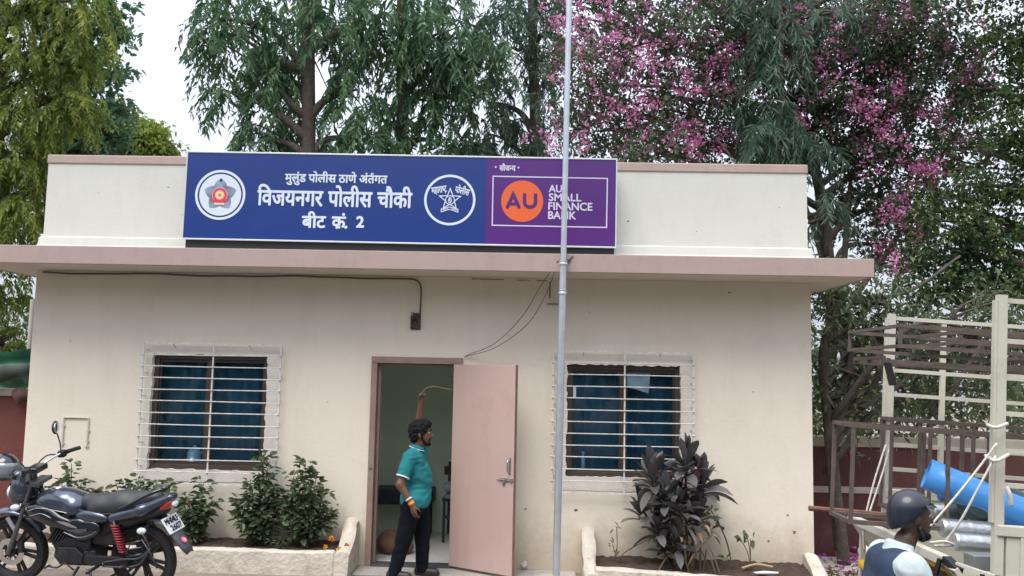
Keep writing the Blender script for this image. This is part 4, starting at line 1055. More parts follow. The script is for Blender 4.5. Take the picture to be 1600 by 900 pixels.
# ---- dark tree at the right edge
Y7 = 3.8
make_tree('dense_tree', 'dark small leaved tree with lower sprays coloured lighter as if sunlit at the right edge', 'tree', [tuple(A(1690, 800, Y7) * [1, 1, 0] + [0, 0, gz(9)]), at(1680, 560, Y7), at(1650, 330, Y7), at(1640, 100, Y7), at(1650, -100, Y7)], .2, .09, [
    E(1620, -30, Y7, 110, 70, 90), E(1580, 60, Y7, 44, 46, 34), E(1590, 130, Y7, 40, 40, 24), E(1570, 210, Y7, 44, 44, 30), E(1620, 240, Y7, 50, 60, 40), E(1540, 290, Y7, 56, 30, 28), E(1600, 320, Y7, 50, 40, 34, tone=.6),  # higher tone paints the sunlit sprays into the leaf colour
    E(1500, 350, Y7, 50, 34, 34, tone=.25), E(1550, 390, Y7, 54, 34, 40, tone=.3), E(1470, 400, Y7, 48, 30, 34, tone=.2), E(1520, 440, Y7, 54, 30, 40, tone=.25), E(1590, 440, Y7, 44, 44, 34, tone=.5), E(1450, 450, Y7, 36, 24, 20, tone=.2), E(1700, 200, Y7, 80, 200, 120), E(1520, 130, Y7 + 1.5, 50, 60, 40), E(1500, 230, Y7 + 1.5, 50, 50, 36), E(1440, 330, Y7 + 1.5, 50, 50, 30)],
    m_dkleaf, 51, kind='twig', leaf=(.05, .09), per=22, spread=.13, width=.6, tone=.30, dens=1.8)
# ---- pale leaved understory tree with bent bare limbs beside the building corner
Yu = 1.3
def ulimbs(tr, g, base):
    for a, m_, b_, r_ in (((1310, 860), (1290, 620), (1300, 430), .055), ((1300, 640), (1330, 560), (1318, 480), .05), ((1345, 640), (1375, 560), (1330, 470), .045), ((1300, 650), (1380, 620), (1450, 560), .04), ((1330, 520), (1290, 470), (1275, 430), .03), ((1290, 740), (1310, 690), (1345, 640), .04), ((1470, 640), (1520, 560), (1545, 520), .035), ((1330, 470), (1420, 455), (1500, 400), .03)):
        pts = bez([Vector(at(*a, Yu + .1)) - base, Vector(at(*m_, Yu)) - base, Vector(at(*b_, Yu + .2)) - base], 8)
        tr.tube(pts, [r_ * (1 - .5 * i / (len(pts) - 1)) for i in range(len(pts))], 8)
make_tree('frangipani', 'tangled pale leaved tree with bent bare limbs between the building corner and the truck rack', 'tree', [tuple(A(1320, 850, Yu) * [1, 1, 0] + [0, 0, gz(9)]), at(1300, 700, Yu), at(1285, 560, Yu), at(1310, 470, Yu)], 0.06, .045, [
    E(1300, 480, Yu, 34, 34, 14), E(1350, 500, Yu, 44, 44, 22), E(1320, 570, Yu, 50, 40, 20), E(1400, 540, Yu + .4, 54, 50, 26), E(1460, 520, Yu + .4, 54, 40, 28), E(1540, 540, Yu + .6, 60, 50, 30), E(1340, 640, Yu, 46, 30, 12), E(1430, 610, Yu + .6, 60, 44, 22), E(1530, 610, Yu + .6, 60, 40, 22), E(1590, 500, Yu + .4, 40, 60, 22), E(1290, 430, Yu, 30, 30, 9), E(1380, 460, Yu, 40, 30, 14)],
    m_under, 61, kind='twig', leaf=(.08, .15), per=16, spread=.17, width=.32, tone=.40, bark=m_bark, extra=ulimbs, dens=1.5)
# ---- a far wood closing the view low down behind everything
g = np.random.default_rng(71)
rows = []
for i in range(46):
    a = -1.15 + 2.3 * i / 45; dist = g.uniform(17, 24)
    c = (CAM[0] + math.sin(a) * dist * 1.25, -9.48 + math.cos(a) * dist + 7, g.uniform(1.2, 2.6))
    rows.append(twigs(g, c, (1.9, 1.4, 2.2), 80, per=16, spread=.3, leaf=(.16, .28), tone=.35)[:4])
for i in range(40):                      # unseen trees added behind the camera to block low sky and darken reflections
    a = 1.75 + 2.8 * i / 39; dist = g.uniform(13, 17)
    c = (math.sin(a) * dist * 1.3, -9.48 + math.cos(a) * dist, g.uniform(2.5, 6.0))
    rows.append(twigs(g, c, (2.2, 1.5, 3.6), 90, per=14, spread=.4, leaf=(.28, .45), tone=.35)[:4])
R4 = [np.concatenate([r[k] for r in rows]) for k in range(4)]
o = leaves('far_wood_and_screen', R4[0], R4[1], R4[2], R4[2] * .55, R4[3], m_under, None, g)
tag(o, 'mass of mixed foliage far behind the building plus unseen foliage added behind the camera', 'wood', kind='stuff')

# ================================================================== COMPOUND WALLS
m_maroon = M('maroon_wall_paint', (0.095, 0.036, 0.030), 0.85, var=0.15, scale=2.5, bump=0.3, bscale=30, dirt=(0.20, 0.12, 0.10), dscale=2.2, damt=0.6)
m_cap = M('weathered_cap', (0.42, 0.37, 0.30), 0.9, var=0.2, scale=5, bump=0.3, dirt=(0.2, 0.16, 0.12), dscale=3, damt=0.6)
t = thing('compound_wall', 'dark red boundary wall with a beige cap behind the loaded truck', 'wall', (3.9, 2.0, 0))
MB().span((0, 0, -.5), (14, .2, 1.2)).build('wall', m_maroon, t); MB().span((-.02, -.04, 1.2015), (14.02, .24, 1.325)).build('cap', m_cap, t, bevel=.01)
MB().span((0, -.018, .62), (14, -.001, .70)).build('ledge', m_cap, t)
t = thing('compound_wall', 'red boundary wall with a pale cap at the left edge of the photo', 'wall', (-14, 1.5, 0))
MB().span((0, 0, -.3), (9.25, .2, 1.64)).build('wall', M('brick_red_wall_paint', (0.135, 0.040, 0.036), .85, var=.12, scale=2.5, bump=.3, bscale=30, dirt=(.14, .06, .05), dscale=2, damt=.5), t); MB().span((-.02, -.04, 1.6415), (9.25, .24, 1.735)).build('cap', m_cap, t, bevel=.01)
# green tarpaulin over the wall, dark cloth on it
g = np.random.default_rng(8); V = []; F = []
for j in range(13):
    for i in range(25):
        u, v_ = i / 24, j / 12; x = -7.4 + 2.2 * u; z = 1.76 + .43 * v_ + .05 * math.sin(u * 9) * v_
        V.append((x, 1.62 + .05 * math.sin(u * 21 + v_ * 5) + .04 * math.sin(v_ * 11), z - .10 * math.sin(u * 6) ** 2 * (1 - v_)))
for j in range(12):
    for i in range(24): F.append((j * 25 + i, j * 25 + i + 1, (j + 1) * 25 + i + 1, (j + 1) * 25 + i))
tag(raw_mesh('tarpaulin', V, F, M('green_tarpaulin', (.012, .11, .055), .5, var=.2)), 'green tarpaulin hung above the red wall at the left edge', 'tarpaulin')
tag(solid('cloth_bundle', [('c', at(-30, 600, 1.35), at(5, 583, 1.35), .06, .10, .05), ('c', at(5, 583, 1.35), at(38, 578, 1.35), .10, .07, .05), ('c', at(38, 578, 1.35), at(44, 600, 1.35), .06, .03, .05)], .02, M('grey_green_cloth', (.05, .065, .055), .9, var=.3)), 'dark grey cloth slung over the top of the green tarpaulin', 'cloth')
tag(solid('dry_leaf', [('e', at(32, 616, 1.38), (.12, .03, .09), None, .03), ('c', at(32, 620, 1.38), at(28, 634, 1.38), .06, .01, .04)], .015, M('dead_brown', (.09, .05, .04), .9, var=.3)), 'withered brown leaf clump hanging over the cap of the left red wall', 'leaf')
p = at(46, 540, 1.82); tag(MB().tube([(p[0], p[1], -.02), (p[0], p[1], A(47, 468, 1.82)[2])], .03, 10).build('grey_post', M('cement_post', (.42, .40, .36), .9, var=.15), smooth='auto'), 'short pale cement post behind the left side of the building', 'post')
# pale house corner far behind the trees on the right
# litter of concrete, petals on the ground right of the planter
m_slab = M('broken_concrete', (.50, .46, .42), .95, var=.15, scale=6, bump=.4, dirt=(.25, .2, .17), dscale=4, damt=.6)
t = MB().prism([(3.92, -.65), (4.0, 1.75), (5.4, 1.72), (4.95, -.3), (4.4, -.75)], 2, -.30, -.125)
tag(t.build('concrete_slab', m_slab, bevel=.01), 'pale broken concrete slab on the ground right of the building', 'slab')
g = np.random.default_rng(14)
n = 900
P_ = np.stack([g.uniform(4.3, 8.5, n), g.uniform(-.2, 1.9, n), np.zeros(n)], 1); P_[:, 2] = -.12 - .05 * np.clip(P_[:, 0] - 4.9, 0, 1.0) + g.uniform(0, .03, n)
q = g.random(n) < .55; P_[q, 0] = np.clip(g.normal(5.15, .35, q.sum()), 4.3, 8); P_[q, 1] = np.clip(g.normal(1.5, .3, q.sum()), 0, 1.95); P_[q, 2] += np.abs(g.normal(0, .07, q.sum()))
L = g.uniform(.04, .075, n)
tag(leaves('fallen_petals', P_, g.normal(0, 1, (n, 3)) * [1, 1, .25], L, L * .8, g.random(n) * .5, leaf_mat('faded_magenta', (.30, .03, .20), (.52, .14, .38), .8, .2), None, g, .05), 'fallen magenta petals scattered on the ground beside the wall', 'petals', kind='stuff')
n = 1600
P_ = np.stack([g.uniform(3.95, 5.6, n), g.uniform(-1.4, .9, n), np.zeros(n)], 1); P_[:, 2] = -.115 - .05 * np.clip(P_[:, 0] - 4.4, 0, 1.0) * (P_[:, 1] < -.5) + g.uniform(-.02, .03, n) - .05 * (P_[:, 1] < -.6)
L = g.uniform(.05, .12, n)
tag(leaves('dry_leaf_litter', P_, g.normal(0, 1, (n, 3)) * [1, 1, .3], L, L * .3, g.random(n), leaf_mat('dry_leaf', (.06, .035, .022), (.26, .17, .09), .9, .1), None, g, .05), 'dry brown leaf litter on the ground at the right corner of the building', 'leaf litter', kind='stuff')
tag(solid('plastic_bag', [('e', at(1360, 858, .5), (.10, .08, .07), None, .04), ('e', at(1350, 862, .5), (.07, .07, .06), None, .04), ('c', at(1362, 856, .5), at(1366, 846, .5), .05, .02, .03)], .015, M('clear_plastic', (.55, .55, .55), .25, var=.25, scale=14)), 'greyish plastic bag among the fallen petals below the iron frames', 'bag')

# ================================================================== TRUCK (tail towards the building, drawn up on the right)
m_trk = M('cream_truck_paint', (.53, .51, .42), .55, var=.10, scale=3, bump=.05, dirt=(.28, .22, .15), dscale=4, damt=.55)
m_tyre = M('tyre_rubber', (.018, .018, .019), .85, var=.3, scale=20, bump=.3)
m_yplate = M('yellow_plate', (.80, .36, .015), .5, var=.06, dirt=(.35, .16, .02), dscale=14, damt=.5)
m_bk = M('black_paint', (.015, .015, .017), .5)
TX, TY, TT = 3.262, -4.66, rad(3.0)
truck = thing('loaded_truck', 'cream goods truck with a tall open rack carrying iron frames and a blue roll', 'truck', (TX, TY, 0), (0, TT, 0))
def TL(p):                      # world -> truck local
    d = Vector(p) - Vector((TX, TY, 0)); c, s = math.cos(TT), math.sin(TT)
    return Vector((d.x * c - d.z * s, d.y, d.x * s + d.z * c))
WD, LN = 1.52, 2.6
MB().span((0.02, .03, .72), (LN, WD - .03, .80)).build('bed_floor', m_trk, truck)
for y0 in (0.0, WD - .035):
    s = MB().span((0.05, y0, .80), (LN, y0 + .035, 1.235)); s.span((0, y0 - .012, 1.2355), (LN, y0 + .047, 1.29)); s.span((0.05, y0 - .008 if y0 == 0 else y0 + .0005, .82), (LN, y0 + (.0 if y0 == 0 else .043), .90)); s.span((0.05, y0 - .008 if y0 == 0 else y0 + .0355, 1.0), (LN, y0 if y0 == 0 else y0 + .043, 1.03))
    if y0 == 0:
        for x in (.12, .95, 1.8): s.span((x, -.010, .90), (x + .05, -.0005, 1.235))
    s.build('side_board', m_trk, truck, bevel=.004)
MB().span((LN - .03, .0, .8), (LN, WD, 1.6)).build('headboard', m_trk, truck)
# tall rack on both sides
for k, y in enumerate((.02, WD - .02)):
    r = MB()
    top = 2.52
    r.span((-.012, y - .02, .66 if k == 0 else 1.12), (.036, y + .02, top)); r.span((-.028, y - .012, 1.30), (-.0125, y + .02, top - .03))
    xs_ = (.62, 1.24, 1.86, 2.5) if k == 0 else (.38, .78, 1.2, 1.62, 2.05, 2.5)
    for x in xs_: r.span((x - .016, y - .013, 1.29), (x + .016, y + .013, top - .05))
    zs_ = (2.49, 2.27, 2.08, 1.88, 1.68, 1.50) if k == 0 else (2.49, 2.12, 1.95, 1.60, 1.43)
    for z in zs_: r.span((.0365, y - .010, z - .013), (2.5, y + .010, z + .013))
    r.build('rack', m_trk, truck)
r = MB()
for z in (2.49, 2.27, 2.08): r.span((LN - .12, .04, z - .02), (LN - .09, WD - .04, z + .02))
r.build('front_rack', m_trk, truck)
# tailgate, let lean a little way open
tgx, tgz = -.185, 1.055
tg = MB(); a = Vector((0.0, 0, .80)); b_ = Vector((tgx, 0, tgz))
def tgp(y, s_, o=0.0):
    d = (b_ - a).normalized(); nn = Vector((-d.z, 0, d.x))
    p = a + (b_ - a) * s_ + nn * o; return (p.x, y, p.z)
for (y0, y1, s0, s1, o0, o1) in ((.04, WD + .02, 0, .96, 0, .028),):
    vs = [tgp(y, s_, o) for y in (y0, y1) for s_ in (s0, s1) for o in (o0, o1)]
    tg.add(vs, [(0, 1, 3, 2), (4, 6, 7, 5), (0, 4, 5, 1), (2, 3, 7, 6), (0, 2, 6, 4), (1, 5, 7, 3)])
tgo = tg.build('tailgate', m_trk, truck)
MB().bar((tgx, .17, tgz), (tgx, WD + .10, tgz), .055, .055).build('top_rail', m_trk, tgo, bevel=.006)
MB().bar((tgx + .02, .06, tgz - .03), (tgx - .0, .165, tgz + .012), .05, .035).bar((tgx - .03, .17, tgz + .01), (tgx - .06, .20, tgz - .16), .035, .02).build('latch', m_bk, tgo)
MB().bar((-.02, -.02, tgz - .035), (tgx + .02, .10, tgz - .005), .03, .03).build('tail_link', m_trk, tgo)
pl = [tgp(y, s_, .033) for (y, s_) in ((.13, .36), (.13, .93), (.60, .93), (.60, .36))]
npl = MB().add(pl, [(0, 1, 2, 3)]).build('number_plate', m_yplate, tgo)
def tgt(u, v, h):   # u along the plate (0..1 from far left to near right), v up
    return tgp(.60 - .47 * u, .36 + .57 * v, .036 + h)
Flat().text(['UK', .1, '880', '2'], (.06, .15, .94, .85), 0, .012).build('plate_lettering', m_bk, npl, tgt)
for y in (.10, .14): MB().lathe(tgp(y, .55 + (y - .1) * 3, 0.0), (-1, 0, -.4), [(.022, 0), (.022, .03), (0, .034)], 12).build('bolt', m_bk, truck, smooth='auto')
MB().bar((-.14, WD - .02, .62), (-.14, WD - .02, 1.02), .035).build('corner_stay', m_trk, truck)
by = solid('bumper', [('c', (-.13, .2, .63), (-.13, WD - .02, .765), .04, .04, .03)], .02, M('yellow_bumper', (.62, .36, .01), .5, var=.15, dirt=(.2, .12, .03), dscale=9), truck)
MB().bar((-.03, .02, 1.00), (-.03, .02, 1.03), .10, .05).build('strap', m_bk, truck)
sp = MB().span((.205, -.013, .965), (.62, -.0105, 1.16)).build('side_plate', m_yplate, truck)
def spt(u, v, h): return (.215 + u * .40, -.0135 - h, .97 + v * .18)
Flat().text('8802', (.04, .08, .96, .56), 0, .012).build('plate_lettering', m_bk, sp, spt)
Flat().text('ANDHERI', (.20, .68, .85, .84), 0, .004).build('plate_lettering', M('plate_red', (.45, .04, .02), .5), sp, spt)
# running gear and cab, mostly beyond the frame
MB().span((-.05, .35, .52), (4.0, .50, .70)).span((-.05, WD - .5, .52), (4.0, WD - .35, .70)).build('chassis', m_bk, truck)
for x in (.95, 3.35):
    for y in (.12, WD - .12):
        wz = MB().lathe((x, y - .09, .22), (0, 1, 0), [(.18, 0), (.30, .0), (.335, .03), (.335, .15), (.30, .18), (.18, .18)], 28).build('wheel', m_tyre, truck, smooth='auto')
        MB().lathe((x, y - .085, .22), (0, 1, 0), [(0, .06), (.07, .02), (.10, .05), (.17, .04), (.18, .01), (.18, .17), (0, .12)], 20).build('rim', m_trk, wz, smooth='auto')
cab = MB(); cp = [(2.72, .55), (2.72, 1.95), (2.85, 2.02), (3.55, 2.0), (4.0, 1.35), (4.2, 1.2), (4.25, .55)]
cab.prism(cp, 1, .02, WD - .02); cab.build('cab', m_trk, truck, bevel=.04)
for y in (.016, WD - .016): MB().prism([(2.9, 1.35), (2.9, 1.85), (3.45, 1.85), (3.78, 1.35)], 1, y - .003, y + .003).build('side_window', m_glass, truck)
t_rope = M('white_rope', (.62, .57, .50), .9, var=.2, scale=40)
# the load: welded frames of brown box section
m_rust = M('brown_iron_section', (.105, .078, .064), .65, var=.3, scale=14, dirt=(.17, .11, .08), dscale=10, damt=.5)
def cuboid_frame(name, label, o, lx, ly, lz, w=.026, cross=(), uprights=(), rz=0.0, ry=TT):
    m = MB()
    for y in (0, ly):
        for z in (0, lz): m.bar((-w / 2, y, z), (lx + w / 2, y, z), w)
    for x in (0, *cross, lx):
        for z in (0, lz): m.bar((x, -w * .4, z), (x, ly + w * .4, z), w - .003)
    for x in (0, *uprights, lx):
        for y in (0, ly): m.bar((x, y, -w * .4), (x, y, lz + w * .4), w - .005)
    t = m.build(name, m_rust); t.location = o; t.rotation_euler = (0, ry, rz)
    return tag(t, label, 'iron frame', 'welded iron frames on the truck')
cuboid_frame('welded_cage', 'topmost brown iron box frame jutting out past the rear of the rack', (2.925, -4.46, 2.235), 2.6, .80, .115, .022, cross=(.9, 1.8), uprights=(.9, 1.8))
cuboid_frame('welded_cage', 'shorter brown iron box frame nested inside the topmost one on the rack', (3.31, -4.36, 2.265), 2.2, .66, .06, .022, cross=(1.0,), uprights=(1.0,))
q = MB()
for y in (0, .31, .62): q.bar((0, y, 0), (2.4, y, 0), .022)
for x in (.012, .8, 1.6, 2.388): q.bar((x, -.01, .020), (x, .63, .020), .020)
q = q.build('welded_cage', m_rust); q.location = (2.96, -4.10, 2.16); q.rotation_euler = (0, TT, rad(-5))
tag(q, 'flat brown iron grid lying under the two topmost ones on the rack', 'iron frame', 'welded iron frames on the truck')
cuboid_frame('welded_cage', 'tall narrow brown iron cage sticking out of the truck tail above the tailgate', (2.75, -4.12, 1.205), 2.7, .33, .565, .025, uprights=(.56, .8), cross=(.52,))
cuboid_frame('welded_cage', 'upright brown iron frame standing along the far side of the truck bed', (3.29, -3.34, 1.18), 2.2, .16, .60, .025, uprights=(.26, .55, 1.1), cross=(.26,))
tag(MB().tube([tuple(A(1264, 794, -3.7)), tuple(A(1400, 806, -3.7)), tuple(A(1560, 820, -3.7))], .017, 8).build('iron_rod', M('rusty_rod', (.16, .075, .05), .8, var=.3, scale=20), smooth='auto'), 'long rusty rod poking out of the truck tail towards the building', 'rod')
tag(MB().bar(tuple(A(1385, 560, -3.9)), tuple(A(1395, 602, -3.9)), .075, .02, (1, 0, 0)).build('hanging_plate', m_bk), 'small dark metal plate hanging under the frames on the rack', 'plate')
# the blue roll
m_broll = M('blue_sheet', (.055, .26, .62), .35, var=.05, scale=3)
a = Vector(A(1447, 741, -4.0)); b_ = Vector(A(1680, 838, -4.25)); d = (b_ - a).normalized()
t = thing('sheet_roll', 'bright blue rolled sheet lying slanted across the truck load', 'roll', tuple(a))
q = MB(); u = d.cross(Vector((0, 0, 1))).normalized(); v_ = u.cross(d)
rings = []
N_ = 40
for s_ in (0, .15, .4, .8, 1.3):
    ring = []
    for i in range(N_ + 1):
        an = 2 * math.pi * 1.16 * i / N_ + 1.2; r = .082 + .012 * i / N_ + .003 * math.sin(s_ * 9 + an)
        ring.append(d * s_ + (u * math.cos(an) + v_ * math.sin(an)) * r)
    rings.append(ring)
V = [tuple(p) for r in rings for p in r]; F = []
for k in range(len(rings) - 1):
    for i in range(N_): F.append((k * (N_ + 1) + i, k * (N_ + 1) + i + 1, (k + 1) * (N_ + 1) + i + 1, (k + 1) * (N_ + 1) + i))
q.add(V, F); q.build('blue_sheet', m_broll, t, smooth=True, solid=.006)
q = MB(); q.tube([d * .02, d * 1.28], .074, 20, False); q.build('white_core', M('roll_white', (.7, .72, .74), .5), t, smooth=True, solid=.004)
# silvery duct lengths and bundles under it
m_foil = M('silver_foil', (.55, .57, .58), .28, metal=.75, var=.12, scale=8, bump=.25, bscale=35)
for k, (p0, p1, r, lab) in enumerate((((1470, 824, -4.15), (1640, 836, -4.15), .052, 'upper silvery duct length lying in the truck bed behind the tailgate'), ((1490, 846, -4.32), (1640, 858, -4.32), .050, 'lower silvery duct length lying nearest the truck tailgate'), ((1455, 800, -3.75), (1640, 812, -3.75), .05, 'rear silvery duct length lying under the blue roll'))):
    a = Vector(A(*p0)); b_ = Vector(A(*p1)); dd = (b_ - a).normalized(); Ln = (b_ - a).length; pr = [(.0, .004), (r * .9, 0)]
    for i in range(26): pr += [(r, Ln * (i + .3) / 26), (r * (1.06 if i % 6 == 0 else 1.012), Ln * (i + .65) / 26)]
    pr += [(r, Ln), (0, Ln)]
    tag(MB().lathe(a, dd, pr, 20).build('duct_pipe', m_foil, smooth='auto'), lab, 'pipe', 'silvery ducts in the truck bed')
a = A(1462, 778, -3.9)
tag(MB().tube([tuple(A(1468, 774, -3.95)), tuple(A(1600, 790, -3.95))], .035, 12).build('blue_pipe', M('blue_plastic_pipe', (.06, .22, .52), .3), smooth='auto'), 'thin blue pipe lying below the big blue roll', 'pipe')
tag(solid('tarpaulin_bundle', [('e', A(1530, 790, -4.05), (.13, .12, .10), None, .05), ('e', A(1560, 775, -4.0), (.12, .12, .09), None, .05), ('e', A(1590, 800, -4.0), (.14, .14, .12), None, .05), ('e', A(1500, 800, -3.85), (.10, .1, .06), None, .05)], .02, M('dark_teal_tarpaulin', (.035, .075, .08), .45, var=.3, scale=9, bump=.6, bscale=14)), 'dark teal folded tarpaulin bundle under the blue roll in the truck', 'tarpaulin')
tag(solid('cloth_bundle', [('c', A(1470, 766, -3.6), A(1492, 758, -3.6), .03, .05, .04), ('c', A(1492, 758, -3.6), A(1497, 770, -3.6), .04, .03, .04)], .012, M('white_rag', (.6, .6, .6), .9, var=.2)), 'white rag tucked in behind the blue roll', 'rag')
tag(MB().tube(bez([tuple(A(1535, 759, -4.05)), tuple(A(1548, 763, -4.1)), tuple(A(1562, 757, -4.1)), tuple(A(1575, 764, -4.1))], 6), .010, 6).build('pink_strap', M('pink_strap', (.55, .06, .14), .6), smooth=True), 'short pink red strap lying beside the blue roll', 'strap')
tag(MB().span((3.27, -4.52, 1.02), (3.80, -4.40, 1.10)).build('steel_channel', M('grey_steel', (.35, .37, .37), .4, metal=.6, var=.15), bevel=.005), 'grey steel channel lying just inside the truck tailgate', 'channel')
# ropes
def rope(pts, lab, r=.0062):
    o = MB().tube(bez(pts, 6), r, 6).build('rope', t_rope, smooth=True); return tag(o, lab, 'rope', 'white ropes tying the load')
rope([A(1384, 695, -3.21), A(1366, 752, -3.26), A(1352, 806, -3.30)], 'left rope of the pair tied from the far rack post to the far tailgate corner')
rope([A(1393, 690, -3.23), A(1378, 742, -3.27), A(1356, 808, -3.32)], 'right rope of the pair tied from the far rack post to the far tailgate corner')
rope([A(1350, 815, -3.32), A(1349, 838, -3.32), A(1350, 860, -3.30)], 'loose rope end hanging below the far tailgate corner')
rope([A(1558, 692, -4.72), A(1530, 730, -4.70), A(1490, 780, -4.70), A(1436, 842, -4.66)], 'long rope slanting from the near rack post to the middle of the tailgate')
rope([A(1556, 712, -4.72), A(1530, 760, -4.70), A(1500, 815, -4.66), A(1473, 852, -4.60)], 'rope slanting from the near rack post to the near part of the tailgate')
rope([A(1543, 664, -4.63), A(1556, 668, -4.74), A(1574, 662, -4.70)], 'upper turn of rope knotted round the near rack post', .010)
rope([A(1540, 712, -4.63), A(1556, 720, -4.74), A(1576, 710, -4.70)], 'lower turn of rope knotted round the near rack post', .010)
rope([A(1572, 760, -4.70), A(1578, 774, -4.71), A(1580, 790, -4.70)], 'short frayed rope end hanging on the near rack', .012)
rope([A(1453, 848, -4.66), A(1475, 846, -4.64), A(1490, 852, -4.60), A(1460, 853, -4.62)], 'slack rope looped on top of the tailgate rail', .007)

# ================================================================== SMALL PLANTS
m_hib = leaf_mat('shrub_leaf', (.034, .066, .030), (.175, .22, .115), .42, .28)
m_cord = leaf_mat('cordyline_leaf', (.036, .040, .038), (.175, .165, .172), .36, .15)
m_cordp = leaf_mat('cordyline_pink_leaf', (.14, .06, .08), (.20, .09, .12), .4, .15)
m_straw = leaf_mat('straw_leaf', (.13, .085, .05), (.30, .21, .12), .8, .1)
m_stem = M('woody_stem', (.09, .07, .05), .9, var=.25, scale=20)
m_gstem = M('green_stem', (.10, .12, .05), .8, var=.25, scale=20)
def shrub(label, x, y, stems, seed, cat='shrub', mat=m_hib, leaf=(.06, .105), width=.62, per=26, z0=.215, name='shrub', group=None, tone=.42, dens=1.0):
    g = np.random.default_rng(seed); t = thing(name, label, cat, (x, y, z0), group=group)
    m = MB(); B = []; D = []; Lf = []; T = []
    for (tx, ty, tz) in stems:
        pts = bez([(g.uniform(-.03, .03), g.uniform(-.03, .03), -.03), (tx * .3 + g.uniform(-.04, .04), ty * .3, tz * .4), (tx * .75, ty * .75, tz * .75), (tx, ty, tz)], 8)
        m.tube(pts, [.009 * (1 - .6 * i / (len(pts) - 1)) for i in range(len(pts))], 6)
        tt = g.uniform(.18, 1.0, int(per * 1.7))
        for s_ in list(tt) + [1.0] * 4:
            p = pts[min(int(s_ * (len(pts) - 1)), len(pts) - 1)]; az = g.uniform(0, 2 * np.pi); o = np.array([math.cos(az), math.sin(az) * .8, g.uniform(-.1, .55)])
            q = g.uniform(.01, .085)
            B.append(np.array(p) + o * q); D.append(o + g.normal(0, .25, 3) + [0, 0, -.1]); Lf.append(g.uniform(*leaf)); T.append(np.clip(g.normal(tone, .22), 0, 1))
    m.build('stem', m_stem, t, smooth=True)
    B = np.array(B); B[:, 1] = np.minimum(B[:, 1], -.015 - y)
    L = np.array(Lf); leaves('foliage', B, np.array(D), L, L * width, np.array(T), mat, t, g, .18, .42, True)
    return t
ys = -.24
shrub('thin dark shrub rising behind the motorcycle handlebars', -3.93, ys, [(-.04, 0, .80), (.10, -.04, .62), (-.14, .02, .60), (.02, -.06, .45), (.22, -.04, .50), (-.28, -.03, .52)], 1, per=26)
shrub('low spreading shrub behind the motorcycle seat', -3.25, ys, [(-.40, 0, .52), (-.22, -.04, .62), (.0, 0, .66), (.18, .04, .62), (.36, -.04, .60), (.10, -.10, .50), (-.10, -.12, .48), (-.45, -.05, .42), (.30, -.1, .45)], 2, per=44)
shrub('small shrub beside the motorcycle number plate', -2.62, ys, [(.06, 0, .64), (-.08, -.02, .48), (.10, -.06, .42), (-.14, .03, .40), (.0, -.1, .34), (.16, 0, .46)], 3, per=32)
shrub('bushy shrub under the right end of the left window', -1.93, ys, [(-.02, .03, .93), (.04, -.02, .80), (-.14, 0, .66), (-.22, -.04, .48), (.10, -.06, .62), (-.10, -.10, .50), (.16, -.02, .55), (-.26, .02, .34), (.02, -.12, .36), (-.18, -.1, .26), (.2, -.1, .34)], 4, per=50)
shrub('tall bushy shrub nearest the door in the left planter', -1.50, ys, [(.0, 0, .88), (.12, .02, .74), (-.12, 0, .72), (.22, -.03, .56), (.25, 0, .36), (-.06, -.1, .60), (.10, -.1, .50), (-.18, -.05, .48), (.26, -.06, .28), (.05, -.12, .30), (.14, -.12, .66)], 5, per=50, tone=.45)
shrub('tiny grey weed tuft at the edge of the left planter', -1.70, -.36, [(.0, 0, .14), (.05, 0, .10), (-.06, 0, .10)], 6, 'weed', per=16, leaf=(.03, .05), z0=.20, width=.35, name='weed')
# marigold heads among the weeds
g = np.random.default_rng(9)
m_mg = leaf_mat('marigold_petal', (.75, .28, .01), (.85, .50, .02), .7, .2)
for k, (px, py, lab) in enumerate(((518, 842, 'upper yellow marigold head drooping at the end of the left planter'), (530, 858, 'yellow marigold head lying on the rim of the left planter'), (508, 855, 'small yellow marigold head on the soil left of the other two'))):
    p = A(px, py, -.40); n = 60
    L = np.full(n, .026 if k < 2 else .018); o = leaves('marigold', g.normal(0, .008, (n, 3)), g.normal(0, 1, (n, 3)), L, L * .7, g.random(n), m_mg, None, g, .0); o.location = tuple(p)
    tag(o, lab, 'flower', 'marigolds in the left planter')
p = A(541, 852, -.36); n = 40; L = np.full(n, .022); o = leaves('marigold', g.normal(0, .008, (n, 3)), g.normal(0, 1, (n, 3)), L, L * .7, g.random(n), leaf_mat('orange_petal', (.55, .09, .01), (.70, .16, .02), .7, .2), None, g, .0); o.location = tuple(p)
tag(o, 'deep orange marigold head at the end of the left planter', 'flower', 'marigolds in the left planter')

